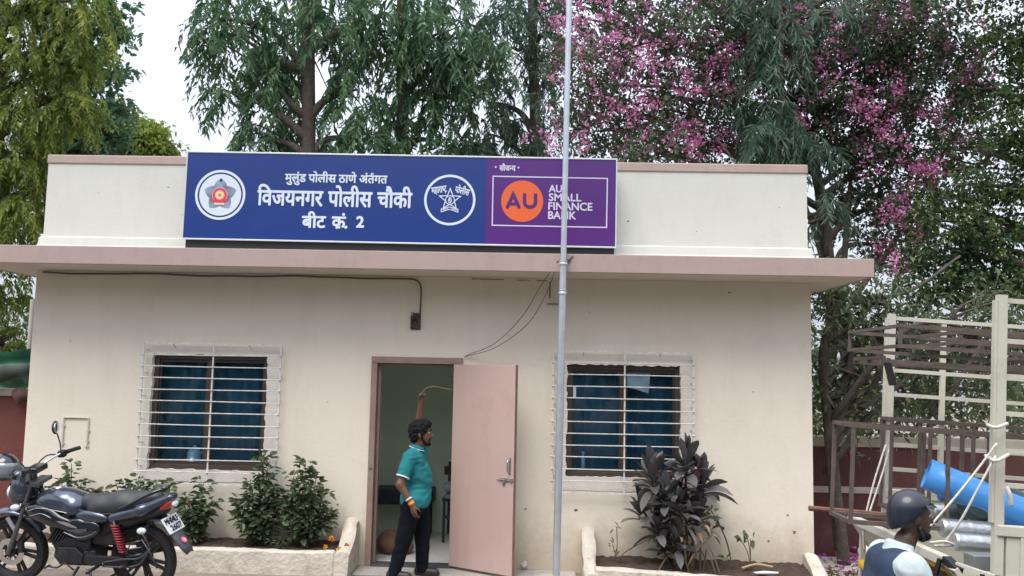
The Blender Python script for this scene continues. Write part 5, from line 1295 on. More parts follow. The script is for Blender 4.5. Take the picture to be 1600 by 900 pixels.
# cordyline: stems topped by rosettes of long dark straps
def straps(g, c, ax, n, ln, wd, spread=1.0, droop=.55):
    """broad strap leaves with a keel: 5 cross sections each"""
    V = []; F = []; T = []
    ax = np.array(ax, float)
    for i in range(n):
        az = i * 2.399963 + g.uniform(-.3, .3); f = i / max(n - 1, 1)
        el = math.pi / 2 * (.92 - .95 * f * spread) + g.uniform(-.15, .15)
        d = np.array([math.cos(az) * math.cos(el), math.sin(az) * math.cos(el), math.sin(el)]) + ax * .3
        d /= np.linalg.norm(d); L = g.uniform(*ln); w_ = g.uniform(*wd); s_ = np.cross(d, [0, 0, 1.0]); s_ /= max(np.linalg.norm(s_), 1e-6)
        s_ = s_ + g.normal(0, .25, 3); s_ -= d * (s_ @ d); s_ /= np.linalg.norm(s_)
        b = np.array(c) - ax * .16 * f; o = len(V); K = 7; dr = droop * g.uniform(.5, 1.3) * (0.35 + f)
        for k in range(K):
            t = k / (K - 1); p = b + d * L * t + np.array([0, 0, -1.0]) * L * dr * t * t
            hw = w_ / 2 * (.30 + 2.1 * t ** .8 * (1 - t) ** .62 * 1.15) if k < K - 1 else .0012
            nn = np.cross(s_, d)
            V += [p - s_ * hw + nn * hw * .35, p, p + s_ * hw + nn * hw * .35]
        for k in range(K - 1):
            for q in (0, 1):
                a = o + k * 3 + q; F.append((a, a + 1, a + 4, a + 3))
        T += [float(np.clip(g.normal(.45, .25), 0, 1))] * (2 * (K - 1))
    return np.array(V), np.array(F), np.array(T, np.float32)
def straps_obj(name, sets, mat, par):
    V = []; F = []; T = []; o = 0
    for v_, f_, t_ in sets: V.append(v_); F.append(f_ + o); T.append(t_); o += len(v_)
    ob = raw_mesh(name, np.concatenate(V), np.concatenate(F), mat, par)
    at_ = ob.data.attributes.new('tone', 'FLOAT', 'FACE'); at_.data.foreach_set('value', np.concatenate(T)[:len(at_.data)])
    return ob
cx, cy, cz = 2.44, -.26, .11
cord = thing('cordyline', 'tall dark purple cordyline with broad strap leaves in front of the right window', 'plant', (cx, cy, cz))
g = np.random.default_rng(77); sets = []; sm = MB(); pk = []
heads = [((1020, 745), 22, (.30, .44)), ((1072, 722), 26, (.30, .44)), ((1040, 775), 20, (.28, .40)), ((1098, 752), 26, (.30, .44)), ((1062, 790), 24, (.28, .40)), ((1028, 815), 18, (.24, .36)), ((1090, 800), 20, (.26, .36)), ((1000, 790), 14, (.22, .34)), ((1058, 838), 16, (.22, .32)), ((1036, 845), 12, (.2, .3))]
for (px, py), n, ln in heads:
    hp = np.array(A(px, py, cy + g.uniform(-.14, .06))) - [cx, cy, cz]
    sm.tube(bez([(hp[0] * .25 + g.uniform(-.04, .04), g.uniform(-.03, .03), -.05), (hp[0] * .6, hp[1] * .5, hp[2] * .5), tuple(hp)], 8), .013, 7)
    sets.append(straps(g, hp, (0, 0, 1), n, (ln[0] * .85, ln[1] * .92), (.060, .095), 1.12, .42))
sm.build('stem', m_stem, cord, smooth=True)
fol = straps_obj('foliage', sets, m_cord, cord)
hp = np.array(A(1088, 745, cy - .12)) - [cx, cy, cz]
straps_obj('pink_shoot', [straps(g, hp, (0, 0, 1), 6, (.16, .26), (.045, .065), .7, .5)], m_cordp, cord)
sets = []
for px, py in ((1085, 845), (1095, 838), (1062, 858), (1105, 850)):
    hp = np.array(A(px, py - 20, cy - .08)) - [cx, cy, cz]; v_, f_, t_ = straps(g, hp, (0, 0, 1), 7, (.22, .34), (.02, .04), 1.9, .9); sets.append((v_, f_, t_))
straps_obj('dead_leaves', sets, m_straw, cord)
# weeds round it
def stemweed(label, x, y, z, tops, seed, leaf, n, name='weed', width=.5):
    g = np.random.default_rng(seed); t = thing(name, label, 'weed', (x, y, z)); m = MB(); B = []; D = []; L = []
    for q in tops:
        pts = bez([(0, 0, -.02), (q[0] * .3 + g.uniform(-.03, .03), q[1] * .3, q[2] * .5), q], 8); m.tube(pts, .0045, 5)
        for _ in range(n): p = np.array(q) + g.normal(0, .02, 3); d = unit(g.normal(0, 1, 3) + [0, 0, .2]); B.append(p); D.append(d); L.append(g.uniform(*leaf))
    m.build('stem', m_stem, t, smooth=True); L = np.array(L); leaves('foliage', np.array(B), np.array(D), L, L * width, g.uniform(.3, .8, len(L)), m_hib, t, g, .15, .45, True)
stemweed('spindly weed with few leaves at the left end of the right planter', 1.72, -.25, .10, [(.02, 0, .40), (.05, 0, .16), (-.02, 0, .22), (.38, 0, .30)], 5, (.05, .09), 4, width=.32)
stemweed('weed with bent stem and round leaves right of the cordyline', 2.92, -.25, .11, [(-.22, 0, .58), (-.16, 0, .50), (-.12, .0, .42)], 6, (.07, .11), 4, width=.75)
stemweed('small forked weed near the right end of the right planter', 3.10, -.25, .11, [(-.12, 0, .33), (.0, 0, .30), (-.04, 0, .36), (-.26, 0, .10)], 7, (.06, .10), 4, width=.6)

# ================================================================== MOTORCYCLE
m_gun = M('gunmetal_paint', (.065, .078, .110), .22, metal=.55, var=.05, scale=5, coat=.6)
m_gloss = M('black_gloss', (.010, .012, .017), .18, var=.1, coat=.5)
m_satin = M('black_satin', (.014, .015, .018), .5, var=.25, scale=15, dirt=(.10, .085, .07), dscale=9, damt=.35)
m_vinyl = M('seat_vinyl', (.030, .032, .037), .5, var=.15, scale=12, bump=.1, bscale=90)
m_chrome = M('chrome', (.62, .63, .65), .14, metal=1.0, var=.05)
m_silver = M('silver_paint', (.45, .48, .52), .3, metal=.6, var=.05)
m_lens = M('clear_lens', (.60, .66, .70), .08, var=.05, coat=.8)
m_rlens = M('red_lens', (.42, .022, .012), .15, coat=.8, var=.1)
m_rspring = M('red_spring', (.22, .012, .022), .45)
m_mirror = M('mirror_glass', (.75, .78, .80), .03, metal=1.0, var=.01)
m_plw = M('white_plate', (.66, .69, .70), .5, var=.06, dirt=(.4, .38, .34), dscale=14, damt=.4)
LEAN = rad(9)
bike = thing('parked_motorcycle', 'dark grey motorcycle leaning on its stand in front of the left planter', 'motorcycle', (-2.60, -1.42, gz(-2.6) + .006), (-LEAN, 0, math.atan2(.19, -.98)), scale=1.07)
HX, HZ = 1.00, .92
SAX = Vector((-.43, 0, .90)).normalized(); SROT = Matrix.Rotation(rad(9), 3, SAX)
def steer(mb):
    o = Vector((HX, 0, HZ)); mb.v = [tuple(SROT @ (Vector(p) - o) + o) for p in mb.v]; return mb
def wheel(x, z, name, st):
    f = steer if st else (lambda q: q)
    R_ = .30
    prof = [(R_ - .062, -.030), (R_ - .045, -.040), (R_ - .018, -.041), (R_ - .004, -.022), (R_, 0), (R_ - .004, .022), (R_ - .018, .041), (R_ - .045, .040), (R_ - .062, .030)]
    ty = MB().lathe((x, 0, z), (0, 1, 0), prof + [prof[0]], 48)
    w_ = f(ty).build(name, m_tyre, bike, smooth='auto')
    rm = MB().lathe((x, 0, z), (0, 1, 0), [(R_ - .064, -.033), (R_ - .058, -.036), (R_ - .052, -.030), (R_ - .082, -.014), (R_ - .085, .014), (R_ - .052, .030), (R_ - .058, .036), (R_ - .064, .033), (R_ - .094, .012), (R_ - .094, -.012), (R_ - .064, -.033)], 48)
    rm.lathe((x, 0, z), (0, 1, 0), [(0, -.07), (.045, -.07), (.055, -.03), (.055, .03), (.045, .07), (0, .07)], 20)
    for k in range(6):
        a = k * math.pi / 3 + .25
        for da in (-.16, .16):
            c, s_ = math.cos(a + da * 1.6), math.sin(a + da * 1.6); c2_, s2_ = math.cos(a + da * .8), math.sin(a + da * .8)
            rm.bar((x + .045 * c, 0, z + .045 * s_), (x + .212 * c2_, 0, z + .212 * s2_), .022, .022, (0, 1, 0))
    f(rm).build('rim', m_satin, w_, smooth='auto')
    return w_
fw_ = wheel(1.27, .30, 'front_wheel', True); rw_ = wheel(0.0, .30, 'rear_wheel', False)
d = MB().lathe((1.27, .055, .30), (0, 1, 0), [(.075, 0), (.12, 0), (.12, .005), (.075, .005), (.075, 0)], 36)
for k in range(5):
    a = k * 2 * math.pi / 5; d.bar((1.27 + .03 * math.cos(a), .058, .30 + .03 * math.sin(a)), (1.27 + .08 * math.cos(a), .058, .30 + .08 * math.sin(a)), .014, .005, (0, 1, 0))
steer(d).build('brake_disc', m_chrome, fw_, smooth='auto')
steer(MB().span((1.14, .05, .30), (1.19, .085, .40))).build('brake_caliper', m_satin, fw_, bevel=.006)
f = MB()
for y in (-.088, .088):
    f.tube([(1.275, y, .295), (1.15, y, .565)], .021, 10); f.tube([(1.15, y, .565), (1.0, y, .93)], .017, 10)
f.span((.94, -.11, .90), (1.04, .11, .93)); f.span((1.03, -.11, .72), (1.10, .11, .75))
steer(f).build('front_fork', M('fork_grey', (.13, .135, .14), .35, metal=.6), bike, smooth='auto')
# mudguard over the front wheel
g_ = MB(); rings = []
for i in range(17):
    a = rad(20 + 128 * i / 16); r = .338 + .02 * math.sin(math.pi * i / 16); w_ = .066 * (0.6 + .4 * math.sin(math.pi * (.12 + .76 * i / 16)))
    rings.append([(1.27 + (r - (1 - abs(t)) * -.018 - .02 * t * t) * math.cos(a), w_ * t, .30 + (r + (1 - abs(t)) * .018 - .02 * t * t) * math.sin(a)) for t in (-1, -.6, 0, .6, 1)])
V = [p for r in rings for p in r]; F = [(i * 5 + j, i * 5 + j + 1, i * 5 + 6 + j, i * 5 + 5 + j) for i in range(16) for j in range(4)]
g_.add(V, F); steer(g_).build('front_mudguard', m_gun, bike, smooth=True, solid=.006)
for y in (-.085, .085): steer(MB().bar((1.20, y, .52), (1.25, y, .62), .035, .01, (0, 1, 0))).build('mudguard_bracket', m_silver, bike)
# frame and engine
f = MB()
f.tube(bez([(.98, 0, .86), (.86, 0, .62), (.80, 0, .40), (.74, 0, .24)], 6), .022, 8)
for y in (-.10, .10):
    f.tube(bez([(.96, 0, .82), (.7, y * .7, .74), (.45, y, .70), (.2, y, .70), (-.10, y * .9, .76)], 6), .016, 8)
    f.tube([(.42, y, .70), (.44, y, .34)], .016, 8); f.tube([(.44, y * 1.0, .33), (0.0, y, .30)], .020, 8)
    f.tube([(.30, y, .52), (.02, y * 1.1, .70)], .012, 8)
f.build('frame_tubes', m_satin, bike, smooth=True)
q = MB()
q.prism([(.42, .24), (.74, .23), (.80, .30), (.77, .42), (.66, .47), (.46, .44), (.40, .36)], 1, -.095, .095)
q.prism([(.50, .26), (.72, .25), (.765, .31), (.73, .39), (.56, .40), (.49, .34)], 1, .0955, .125)
q.prism([(.36, .27), (.50, .26), (.49, .37), (.38, .38)], 1, .0955, .115)
q.prism([(.50, .26), (.72, .25), (.765, .31), (.73, .39), (.56, .40), (.49, .34)], 1, -.125, -.0955)
e = q.build('engine', m_satin, bike, bevel=.014, seg=3)
solid('cylinder_block', [('c', (.66, 0, .40), (.82, 0, .515), .075, .068, .03)], .012, m_satin, e)
MB().span((.20, -.09, .42), (.50, .09, .66)).build('air_box', m_satin, bike, bevel=.02)
f = MB()
for i in range(7):
    t_ = .12 + i * .125; p = Vector((.66, 0, .40)).lerp(Vector((.82, 0, .515)), t_); f.box(p, (.012, .19, .17), Matrix.Rotation(rad(-36), 3, 'Y'))
f.build('cooling_fins', m_satin, e)
MB().lathe((.68, .126, .315), (0, 1, 0), [(.0, .006), (.05, .006), (.062, 0), (.062, -.01)], 20).build('engine_cover', M('engine_grey', (.035, .038, .04), .4, metal=.4), e, smooth='auto')
MB().tube(bez([(.84, -.06, .46), (.93, -.08, .36), (.86, -.12, .24), (.60, -.14, .20), (.35, -.15, .24)], 6), .020, 10).tube([(.38, -.155, .24), (-.12, -.19, .36)], [.032, .048], 12).build('exhaust', m_satin, bike, smooth=True)
# tank, seat, panels
solid('fuel_tank', [('e', (.76, 0, .765), (.22, .135, .105), None, .04), ('e', (.70, 0, .735), (.21, .125, .10), None, .04), ('e', (.86, 0, .755), (.13, .125, .085), None, .04), ('c', (.60, -.06, .72), (.60, .06, .72), .085, .085, .04)], .010, m_gun, bike)
MB().lathe((.80, 0, .868), (.12, 0, 1), [(0, .006), (.035, .006), (.042, 0), (.042, -.012)], 20).build('filler_cap', m_chrome, bike, smooth='auto')
for s_ in (1, -1):
    sh = solid('tank_shroud', [('e', (.84, s_ * .128, .665), (.185, .035, .075), rotm('Y', -14), .03), ('e', (.70, s_ * .132, .615), (.15, .03, .055), rotm('Y', -6), .03)], .009, m_gloss, bike)
    q = MB()
    q.tube(bez([(.98, s_ * .158, .70), (.86, s_ * .170, .735), (.70, s_ * .163, .72), (.60, s_ * .150, .70)], 5), .0035, 5)
    q.tube(bez([(.97, s_ * .158, .655), (.84, s_ * .172, .690), (.74, s_ * .168, .655)], 5), .003, 5)
    q.build('stripe', m_silver, sh, smooth=True)
    sp_ = solid('side_panel', [('e', (.46, s_ * .125, .555), (.155, .032, .085), rotm('Y', 12), .03), ('e', (.58, s_ * .130, .60), (.11, .028, .045), rotm('Y', 20), .03)], .009, m_gloss, bike)
    q = MB(); q.loft([[(.71, s_ * .163, .632), (.71, s_ * .157, .626)], [(.60, s_ * .170, .628), (.60, s_ * .162, .598)], [(.50, s_ * .168, .592), (.50, s_ * .162, .575)]], False)
    q.build('silver_flash', m_silver, sp_, solid=.006)
    q = MB(); q.tube(bez([(.63, s_ * .160, .54), (.50, s_ * .165, .505), (.38, s_ * .160, .53), (.33, s_ * .150, .56)], 5), .004, 5)
    q.loft([[(.60, s_ * .163, .565), (.60, s_ * .160, .555)], [(.50, s_ * .169, .575), (.50, s_ * .166, .54)], [(.41, s_ * .165, .585), (.41, s_ * .163, .56)]], False)
    q.build('panel_graphic', M('panel_grey', (.10, .11, .13), .35, metal=.4), sp_, solid=.003)
    sg = solid('seat_base_panel', [('e', (.40, s_ * .105, .665), (.16, .04, .055), rotm('Y', -3), .03)], .01, m_gun, bike)
solid('seat', [('c', (.50, 0, .755), (.36, 0, .735), .075, .095, .05), ('c', (.36, 0, .735), (.16, 0, .768), .095, .10, .05), ('c', (.16, 0, .768), (-.14, 0, .812), .10, .075, .05), ('c', (.40, -.06, .725), (.05, -.065, .768), .055, .05, .04), ('c', (.40, .06, .725), (.05, .065, .768), .055, .05, .04)], .010, m_vinyl, bike)
tl = solid('tail_panel', [('c', (.20, .095, .665), (-.06, .09, .74), .045, .052, .03), ('c', (-.06, .09, .74), (-.29, .035, .845), .052, .024, .03), ('c', (.20, -.095, .665), (-.06, -.09, .74), .045, .052, .03), ('c', (-.06, -.09, .74), (-.29, -.035, .845), .052, .024, .03), ('c', (-.10, 0, .76), (-.28, 0, .84), .06, .028, .04)], .009, m_gun, bike)
solid('tail_underside', [('c', (.18, 0, .62), (-.22, 0, .74), .085, .045, .05), ('c', (.10, .07, .63), (-.20, .04, .73), .05, .035, .04), ('c', (.10, -.07, .63), (-.20, -.04, .73), .05, .035, .04)], .012, m_satin, bike)
solid('tail_light', [('e', (-.235, 0, .765), (.085, .070, .035), rotm('Y', 34), .02), ('e', (-.275, 0, .80), (.035, .05, .030), None, .02)], .008, m_rlens, bike)
solid('tail_reflector', [('e', (-.312, .0, .785), (.016, .042, .028), rotm('Y', 20), .01)], .006, m_lens, bike)
q = MB()
for s_ in (1, -1): q.tube(bez([(.17, s_ * .105, .735), (.02, s_ * .125, .80), (-.15, s_ * .10, .885), (-.235, s_ * .05, .915)], 6), .014, 8)
q.tube([(-.235, .05, .915), (-.25, 0, .92), (-.235, -.05, .915)], .016, 8)
q.build('grab_rail', m_gloss, bike, smooth=True)
# rear mudguard with plate and sticker
g_ = MB(); rings = []
for i, (x, z, w_) in enumerate(((-.13, .66, .075), (-.24, .62, .080), (-.33, .52, .080), (-.40, .43, .072), (-.435, .375, .045))):
    rings.append([(x - .008 * (1 - t * t), w_ * t, z + .016 * (1 - t * t)) for t in (-1, -.5, 0, .5, 1)])
V = [p for r in rings for p in r]; F = [(i * 5 + j, i * 5 + j + 1, i * 5 + 6 + j, i * 5 + 5 + j) for i in range(4) for j in range(4)]
g_.add(V, F); mg_ = g_.build('rear_mudguard', M('grey_plastic', (.055, .062, .072), .5, var=.12), bike, smooth=True, solid=.007)
c0 = Vector((-.378, .006, .478)); nn = Vector((-.78, 0, .62)); mg = MB().lathe(c0 + nn * .012, nn, [(.0, .006), (.028, .005), (.030, 0)], 18); mg.build('round_sticker', M('sticker_pink', (.65, .10, .14), .5), mg_, smooth='auto')
MB().lathe(c0 + nn * .0195, nn, [(.0, .001), (.016, .0)], 16).build('sticker_centre', M('sticker_pale', (.62, .42, .40), .5), mg_)
PO = Vector((-.285, 0, .615)); PX = Vector((0, 1, 0)); PN = Vector((-.83, 0, .56)).normalized(); PU = PX.cross(PN); PU = PU if PU.z > 0 else -PU
# plate: u to the rider's left as read from behind -> -PX
def plt(u, v, h): return tuple(PO - PX * u + PU * v + PN * (.006 + h))
npb = MB(); pw, ph = .105, .072
npb.add([tuple(PO - PX * u + PU * v + PN * h) for h in (-.002, .004) for (u, v) in ((-pw, -ph), (pw, -ph), (pw, ph), (-pw, ph))], [(0, 1, 2, 3), (4, 5, 6, 7), (0, 1, 5, 4), (1, 2, 6, 5), (2, 3, 7, 6), (3, 0, 4, 7)])
npb_ = npb.build('number_plate', m_plw, bike, bevel=.002)
Flat().text('MH04LF', (-.082, .008, .088, .056), 0, .003).build('plate_lettering', m_bk, npb_, plt)
Flat().text('2607', (-.055, -.056, .085, -.008), 0, .003).build('plate_lettering', m_bk, npb_, plt)
MB().bar((-.20, 0, .68), tuple(PO + PN * -.01), .05, .02).build('plate_bracket', m_satin, bike)
for s_ in (1, -1):
    q = MB().tube([(-.11, s_ * .05, .62), (-.11, s_ * .155, .60)], .010, 8); q.build('indicator_stalk', m_satin, bike)
    solid('rear_indicator', [('e', (-.115, s_ * .178, .60), (.040, .032, .028), None, .01)], .007, m_lens, bike)
    # shock absorber with red spring
    q = MB(); p0, p1 = Vector((.175, s_ * .135, .655)), Vector((.075, s_ * .135, .33)); q.tube([p0, p1], .014, 8)
    sh = q.build('shock_absorber', m_satin, bike, smooth=True)
    q = MB(); pts = []
    for i in range(11 * 10 + 1):
        t_ = .10 + .72 * i / 110; a = i / 10 * 2 * math.pi; pts.append(p0.lerp(p1, t_) + Vector((math.cos(a) * .027, math.sin(a) * .027, 0)))
    q.tube(pts, .009, 6); q.build('spring', m_rspring, sh, smooth=True)
q = MB(); q.tube(bez([(.28, .145, .30), (.10, .15, .34), (-.06, .15, .36), (-.16, .14, .44)], 6), .008, 6).tube(bez([(.28, .15, .27), (.10, .16, .28), (-.06, .155, .31), (-.16, .14, .44)], 6), .008, 6).tube([(.28, .145, .30), (.28, .15, .27)], .008, 6)
q.tube([(-.16, .14, .44), (-.06, .12, .60)], .008, 6)
for z in (.37, .425, .48): q.tube([(.06, .150, z - .01), (-.09, .150, z + .03)], .0055, 6)
q.tube([(-.095, .150, .52), (-.165, .14, .40), (-.21, .13, .28)], .006, 6); q.tube([(.06, .15, .36), (.02, .15, .47)], .006, 6)
q.build('saree_guard', m_chrome if False else M('guard_steel', (.12, .125, .13), .35, metal=.8), bike, smooth=True)
MB().span((-.02, .105, .255), (.46, .125, .345)).build('chain_cover', m_satin, bike, bevel=.01)
MB().tube([(.36, .10, .25), (.34, .27, .255)], .014, 8).build('foot_peg', m_satin, bike, smooth=True)
MB().tube([(.05, .12, .30), (.04, .26, .31)], .012, 8).tube([(-.005, .10, .30), (-.005, .13, .30)], .03, 10).build('pillion_peg', m_satin, bike, smooth=True)
MB().tube(bez([(.66, .13, .27), (.72, .15, .23), (.80, .16, .24)], 5), .008, 6).tube([(.80, .14, .24), (.80, .20, .24)], .010, 8).tube([(.66, .13, .27), (.56, .15, .22)], .008, 6).build('gear_lever', m_satin, bike, smooth=True)
ez = lambda y: y * math.tan(LEAN)
MB().tube([(.55, .10, .23), (.60, .26, ez(.26) + .012)], .012, 8).tube([(.575, .255, ez(.26) + .008), (.63, .265, ez(.26) + .008)], .012, 8).build('side_stand', m_satin, bike, smooth=True)
MB().tube([(.44, -.12, .22), (.36, -.16, .10), (.36, .16, .10), (.44, .12, .22)], .013, 8).build('centre_stand', m_satin, bike, smooth=True)
# head: cowl, lamp, bars, mirror
hd = MB()
cw = solid('headlight_cowl', [('e', (1.13, 0, .86), (.10, .125, .135), rotm('Y', 20), .03), ('e', (1.18, 0, .80), (.085, .11, .09), None, .03), ('e', (1.10, 0, .965), (.05, .09, .07), rotm('Y', 25), .03)], .010, m_gun, bike)
solid('headlight', [('e', (1.225, 0, .815), (.045, .095, .075), rotm('Y', 12), .02)], .009, m_lens, bike)
q = MB().loft([[(1.20, .10, .905), (1.20, .10, .890)], [(1.235, .03, .912), (1.235, .03, .895)], [(1.235, -.03, .912), (1.235, -.03, .895)], [(1.20, -.10, .905), (1.20, -.10, .890)]], False); q.build('cowl_flash', m_silver, cw, solid=.008)
solid('dark_visor', [('e', (1.165, 0, .955), (.075, .10, .065), rotm('Y', 35), .02)], .010, m_gloss, bike)
for s_ in (1, -1):
    steer(MB().tube([(1.08, s_ * .08, .74), (1.08, s_ * .155, .73)], .010, 8)).build('indicator_stalk', m_satin, bike)
    solid('front_indicator', [('e', (1.085, s_ * .175, .73), (.042, .032, .028), None, .01)], .007, m_lens, bike)
hb = MB().tube(bez([(.84, .37, 1.03), (.92, .25, 1.07), (.985, .10, 1.045), (.99, 0, 1.0), (.985, -.10, 1.045), (.92, -.25, 1.085), (.84, -.37, 1.09)], 6), .011, 8); steer(hb).build('handlebar', m_chrome, bike, smooth=True)
for s_, z in ((1, 1.03), (-1, 1.09)):
    h_ = MB().tube([(.835, s_ * .385, z), (.90, s_ * .275, z + .032 if s_ > 0 else z - .004)], .0175, 12); gp = steer(h_).build('grip', m_tyre, bike, smooth='auto')
    h_ = MB().tube(bez([(.955, s_ * .24, 1.065), (.955, s_ * .30, 1.045), (.905, s_ * .39, 1.02 if s_ > 0 else 1.06)], 5), .007, 6); steer(h_).build('lever', m_satin, bike, smooth=True)
    h_ = MB().span((.895, s_ * .255 - .03, 1.045), (.955, s_ * .255 + .03, 1.105)); steer(h_).build('switch_cluster', m_satin, bike, bevel=.01)
steer(MB().span((.95, -.085, 1.0), (1.06, .085, 1.05))).build('instrument_pod', m_gloss, bike, bevel=.012)
h_ = MB().tube(bez([(.93, -.25, 1.09), (.95, -.275, 1.17), (.975, -.285, 1.25)], 6), .006, 8); steer(h_); st_ = h_.build('mirror', m_satin, bike, smooth=True)
mc = SROT @ (Vector((.985, -.285, 1.305)) - Vector((HX, 0, HZ))) + Vector((HX, 0, HZ))
solid('mirror_shell', [('e', tuple(mc), (.022, .060, .062), rotm('Z', 18), .01)], .007, m_satin, st_)
solid('mirror_face', [('e', tuple(mc + Vector((-.014, .006, 0))), (.012, .050, .052), rotm('Z', 18), .01)], .006, m_mirror, st_)
cb = MB()
for p in (((.93, .24, 1.07), (1.06, .20, 1.06), (1.14, .10, .95), (1.06, .04, .80)), ((.93, -.24, 1.08), (1.08, -.20, 1.08), (1.14, -.10, .95), (1.06, -.04, .80)), ((.94, .22, 1.05), (1.04, .16, 1.12), (1.05, .05, 1.0), (.98, .03, .85))): cb.tube(bez(p, 6), .006, 6)
cb.build('control_cable', m_satin, bike, smooth=True)
# helmet resting on the lamp cowl
hp = Vector(A(6, 730, -1.25))
t = thing('helmet', 'black crash helmet with a raised grey visor resting on the motorcycle headlamp', 'helmet', tuple(hp), (0, 0, rad(-25)))
solid('shell', [('e', (0, 0, .0), (.145, .125, .13), None, .04), ('e', (.03, 0, -.06), (.125, .11, .085), None, .04)], .010, m_gloss, t, cuts=[((0, 0, -.118), (0, 0, -1))])
vz = MB(); rings = []
for i in range(13):
    a = rad(-72 + 144 * i / 12); rings.append([(.012 + (.150 - .004 * k) * math.cos(a), (.134 - .002 * k) * math.sin(a), zz) for k, zz in ((0, .05), (0, .01), (1, -.035), (3, -.085))])
vz.add([p for r in rings for p in r], [(i * 4 + j, i * 4 + j + 1, i * 4 + 5 + j, i * 4 + 4 + j) for i in range(12) for j in range(3)])
vz.build('visor', M('smoked_visor', (.20, .22, .24), .08, var=.05, coat=.8), t, smooth=True, solid=.003)

# ================================================================== PEOPLE
m_skin = M('brown_skin', (.125, .060, .036), .5, var=.06, scale=12)
m_hair = M('black_hair', (.006, .006, .007), .75, spec=.2, var=.3, scale=60, bump=.4, bscale=120)
m_teal = M('teal_polo', (.016, .165, .180), .8, spec=.25, var=.08, scale=10, bump=.5, bscale=13)
m_trim = M('white_trim', (.60, .64, .68), .8)
m_trou = M('navy_trousers', (.0055, .0065, .011), .9, spec=.15, var=.15, scale=8, bump=.5, bscale=11)
m_shoe = M('dark_shoe', (.018, .014, .013), .5, var=.2)
m_eye = M('eye_white', (.6, .57, .52), .3); m_iris = M('dark_iris', (.012, .009, .007), .2)

def fingers(w, d, side, r=.0078, curl=.2, ln=.075, spread=.012, thumb=1):
    """palm at wrist w along d; fingers bend towards 'side'; thumb leaves the palm's edge. Returns capsules"""
    w = np.array(w, float); d = np.array(d, float); d /= np.linalg.norm(d); s = np.array(side, float); s -= d * (s @ d); s /= np.linalg.norm(s); e = np.cross(d, s)
    pr = [('c', w, w + d * .04, .024, .026, .015), ('c', w + d * .04 + e * .018, w + d * .078 + e * .022, .016, .013, .012), ('c', w + d * .04 - e * .018, w + d * .074 - e * .022, .016, .013, .012), ('c', w + d * .03, w + d * .08, .020, .014, .012)]
    for i, (o, L) in enumerate(((.027, .82), (.009, 1.0), (-.009, .95), (-.027, .75))):
        p = w + d * .078 + e * o; a = 0.0; dd = d
        for k, f in enumerate((.42, .33, .25)):
            a += curl * (1.0 if k == 0 else 1.25); dd = d * math.cos(a) + s * math.sin(a) + e * o * 2.0 * (1 - min(curl, 1)); q = p + dd * ln * L * f * 1.05
            pr.append(('c', p, q, r * (1 - .06 * k), r * (.94 - .07 * k), .0035)); p = q
    b = w + d * .025 + e * .022 * thumb
    q = b + (d * .55 + e * thumb * .55 + s * .45) * .045; pr.append(('c', b, q, .012, .0095, .008)); q2 = q + (d * .75 + e * thumb * .05 + s * (.35 + curl * .5)) * .033; pr.append(('c', q, q2, .0093, .0075, .004))
    return pr

def head_prims(c, k=1.0):
    """head facing +x about centre c"""
    c = np.array(c, float)
    P_ = lambda x, y, z: c + k * np.array([x, y, z])
    return [tuple([p[0], p[1], p[2], p[3] * k, p[4] * k, p[5]]) if p[0] == 'c' else (p[0], p[1], tuple(q * k for q in p[2]), p[3], p[4]) for p in [('e', P_(-.012, 0, .028), (.094, .073, .085), None, .03), ('e', P_(.022, 0, -.030), (.068, .060, .078), None, .03), ('e', P_(.045, 0, -.082), (.036, .036, .026), None, .025),
            ('c', P_(.080, 0, .018), P_(.101, 0, -.022), .009, .014, .012), ('e', P_(.074, 0, .030), (.020, .046, .012), None, .012), ('e', P_(.084, 0, -.056), (.012, .022, .009), None, .008), ('e', P_(.082, 0, -.070), (.012, .020, .008), None, .008),
            ('e', P_(-.005, .073, -.010), (.018, .010, .030), None, .008), ('e', P_(-.005, -.073, -.010), (.018, .010, .030), None, .008)]]

# ---- man at the door: striding to the right, left arm raised with a thin cane
man = thing('person', 'man in teal polo shirt and dark trousers raising a thin cane at the doorway', 'person', (-.31, -.50, 0.0))
sR, sL = (-.045, -.165, 1.185), (.025, .165, 1.235)
eR, wR = (-.120, -.235, .935), (.010, -.255, .745)
eL, wL_ = (-.012, .185, 1.50), (.010, .150, 1.735)
hR, hL = (-.01, -.085, .76), (.02, .085, .76)
kR, aR = (-.085, -.10, .40), (-.165, -.105, .085)
kL, aL = (.075, .09, .41), (.085, .10, .085)
hc = (.045, 0, 1.420)
torso = [('c', (-.0, -.075, .80), (.0, .075, .80), .105, .105, .05), ('c', (.01, 0, .84), (.015, 0, 1.0), .125, .125, .05), ('c', (.01, -.05, 1.02), (-.01, -.085, 1.14), .105, .085, .05), ('c', (.01, .05, 1.02), (.0, .085, 1.15), .105, .085, .05), ('c', sR, sL, .058, .058, .05), ('e', (.055, 0, .93), (.085, .10, .11), None, .05)]
arms = [('c', sR, eR, .050, .041, .03), ('c', eR, wR, .041, .027, .02), ('c', sL, eL, .050, .040, .03), ('c', eL, wL_, .040, .027, .02)]
body = torso + arms + [('c', (.0, 0, 1.20), (.030, 0, 1.335), .056, .052, .03)] + head_prims(hc, 1.08)
body += [('c', hR, kR, .085, .055, .04), ('c', kR, aR, .055, .036, .02), ('c', hL, kL, .085, .055, .04), ('c', kL, aL, .055, .036, .02)]
for a in (aR, aL): body += [('c', (a[0] - .03, a[1], .045), (a[0] + .13, a[1] - .01, .035), .036, .030, .02)]
body += fingers(wR, (.22, -.02, -.97), (.55, .80, .0), curl=.35, ln=.078, thumb=1)
body += fingers(wL_, (.06, -.02, .99), (.75, -.65, .0), curl=1.25, ln=.072, thumb=-1)
solid('body', body, .0062, m_skin, man, smooth_it=1)
inf = .014
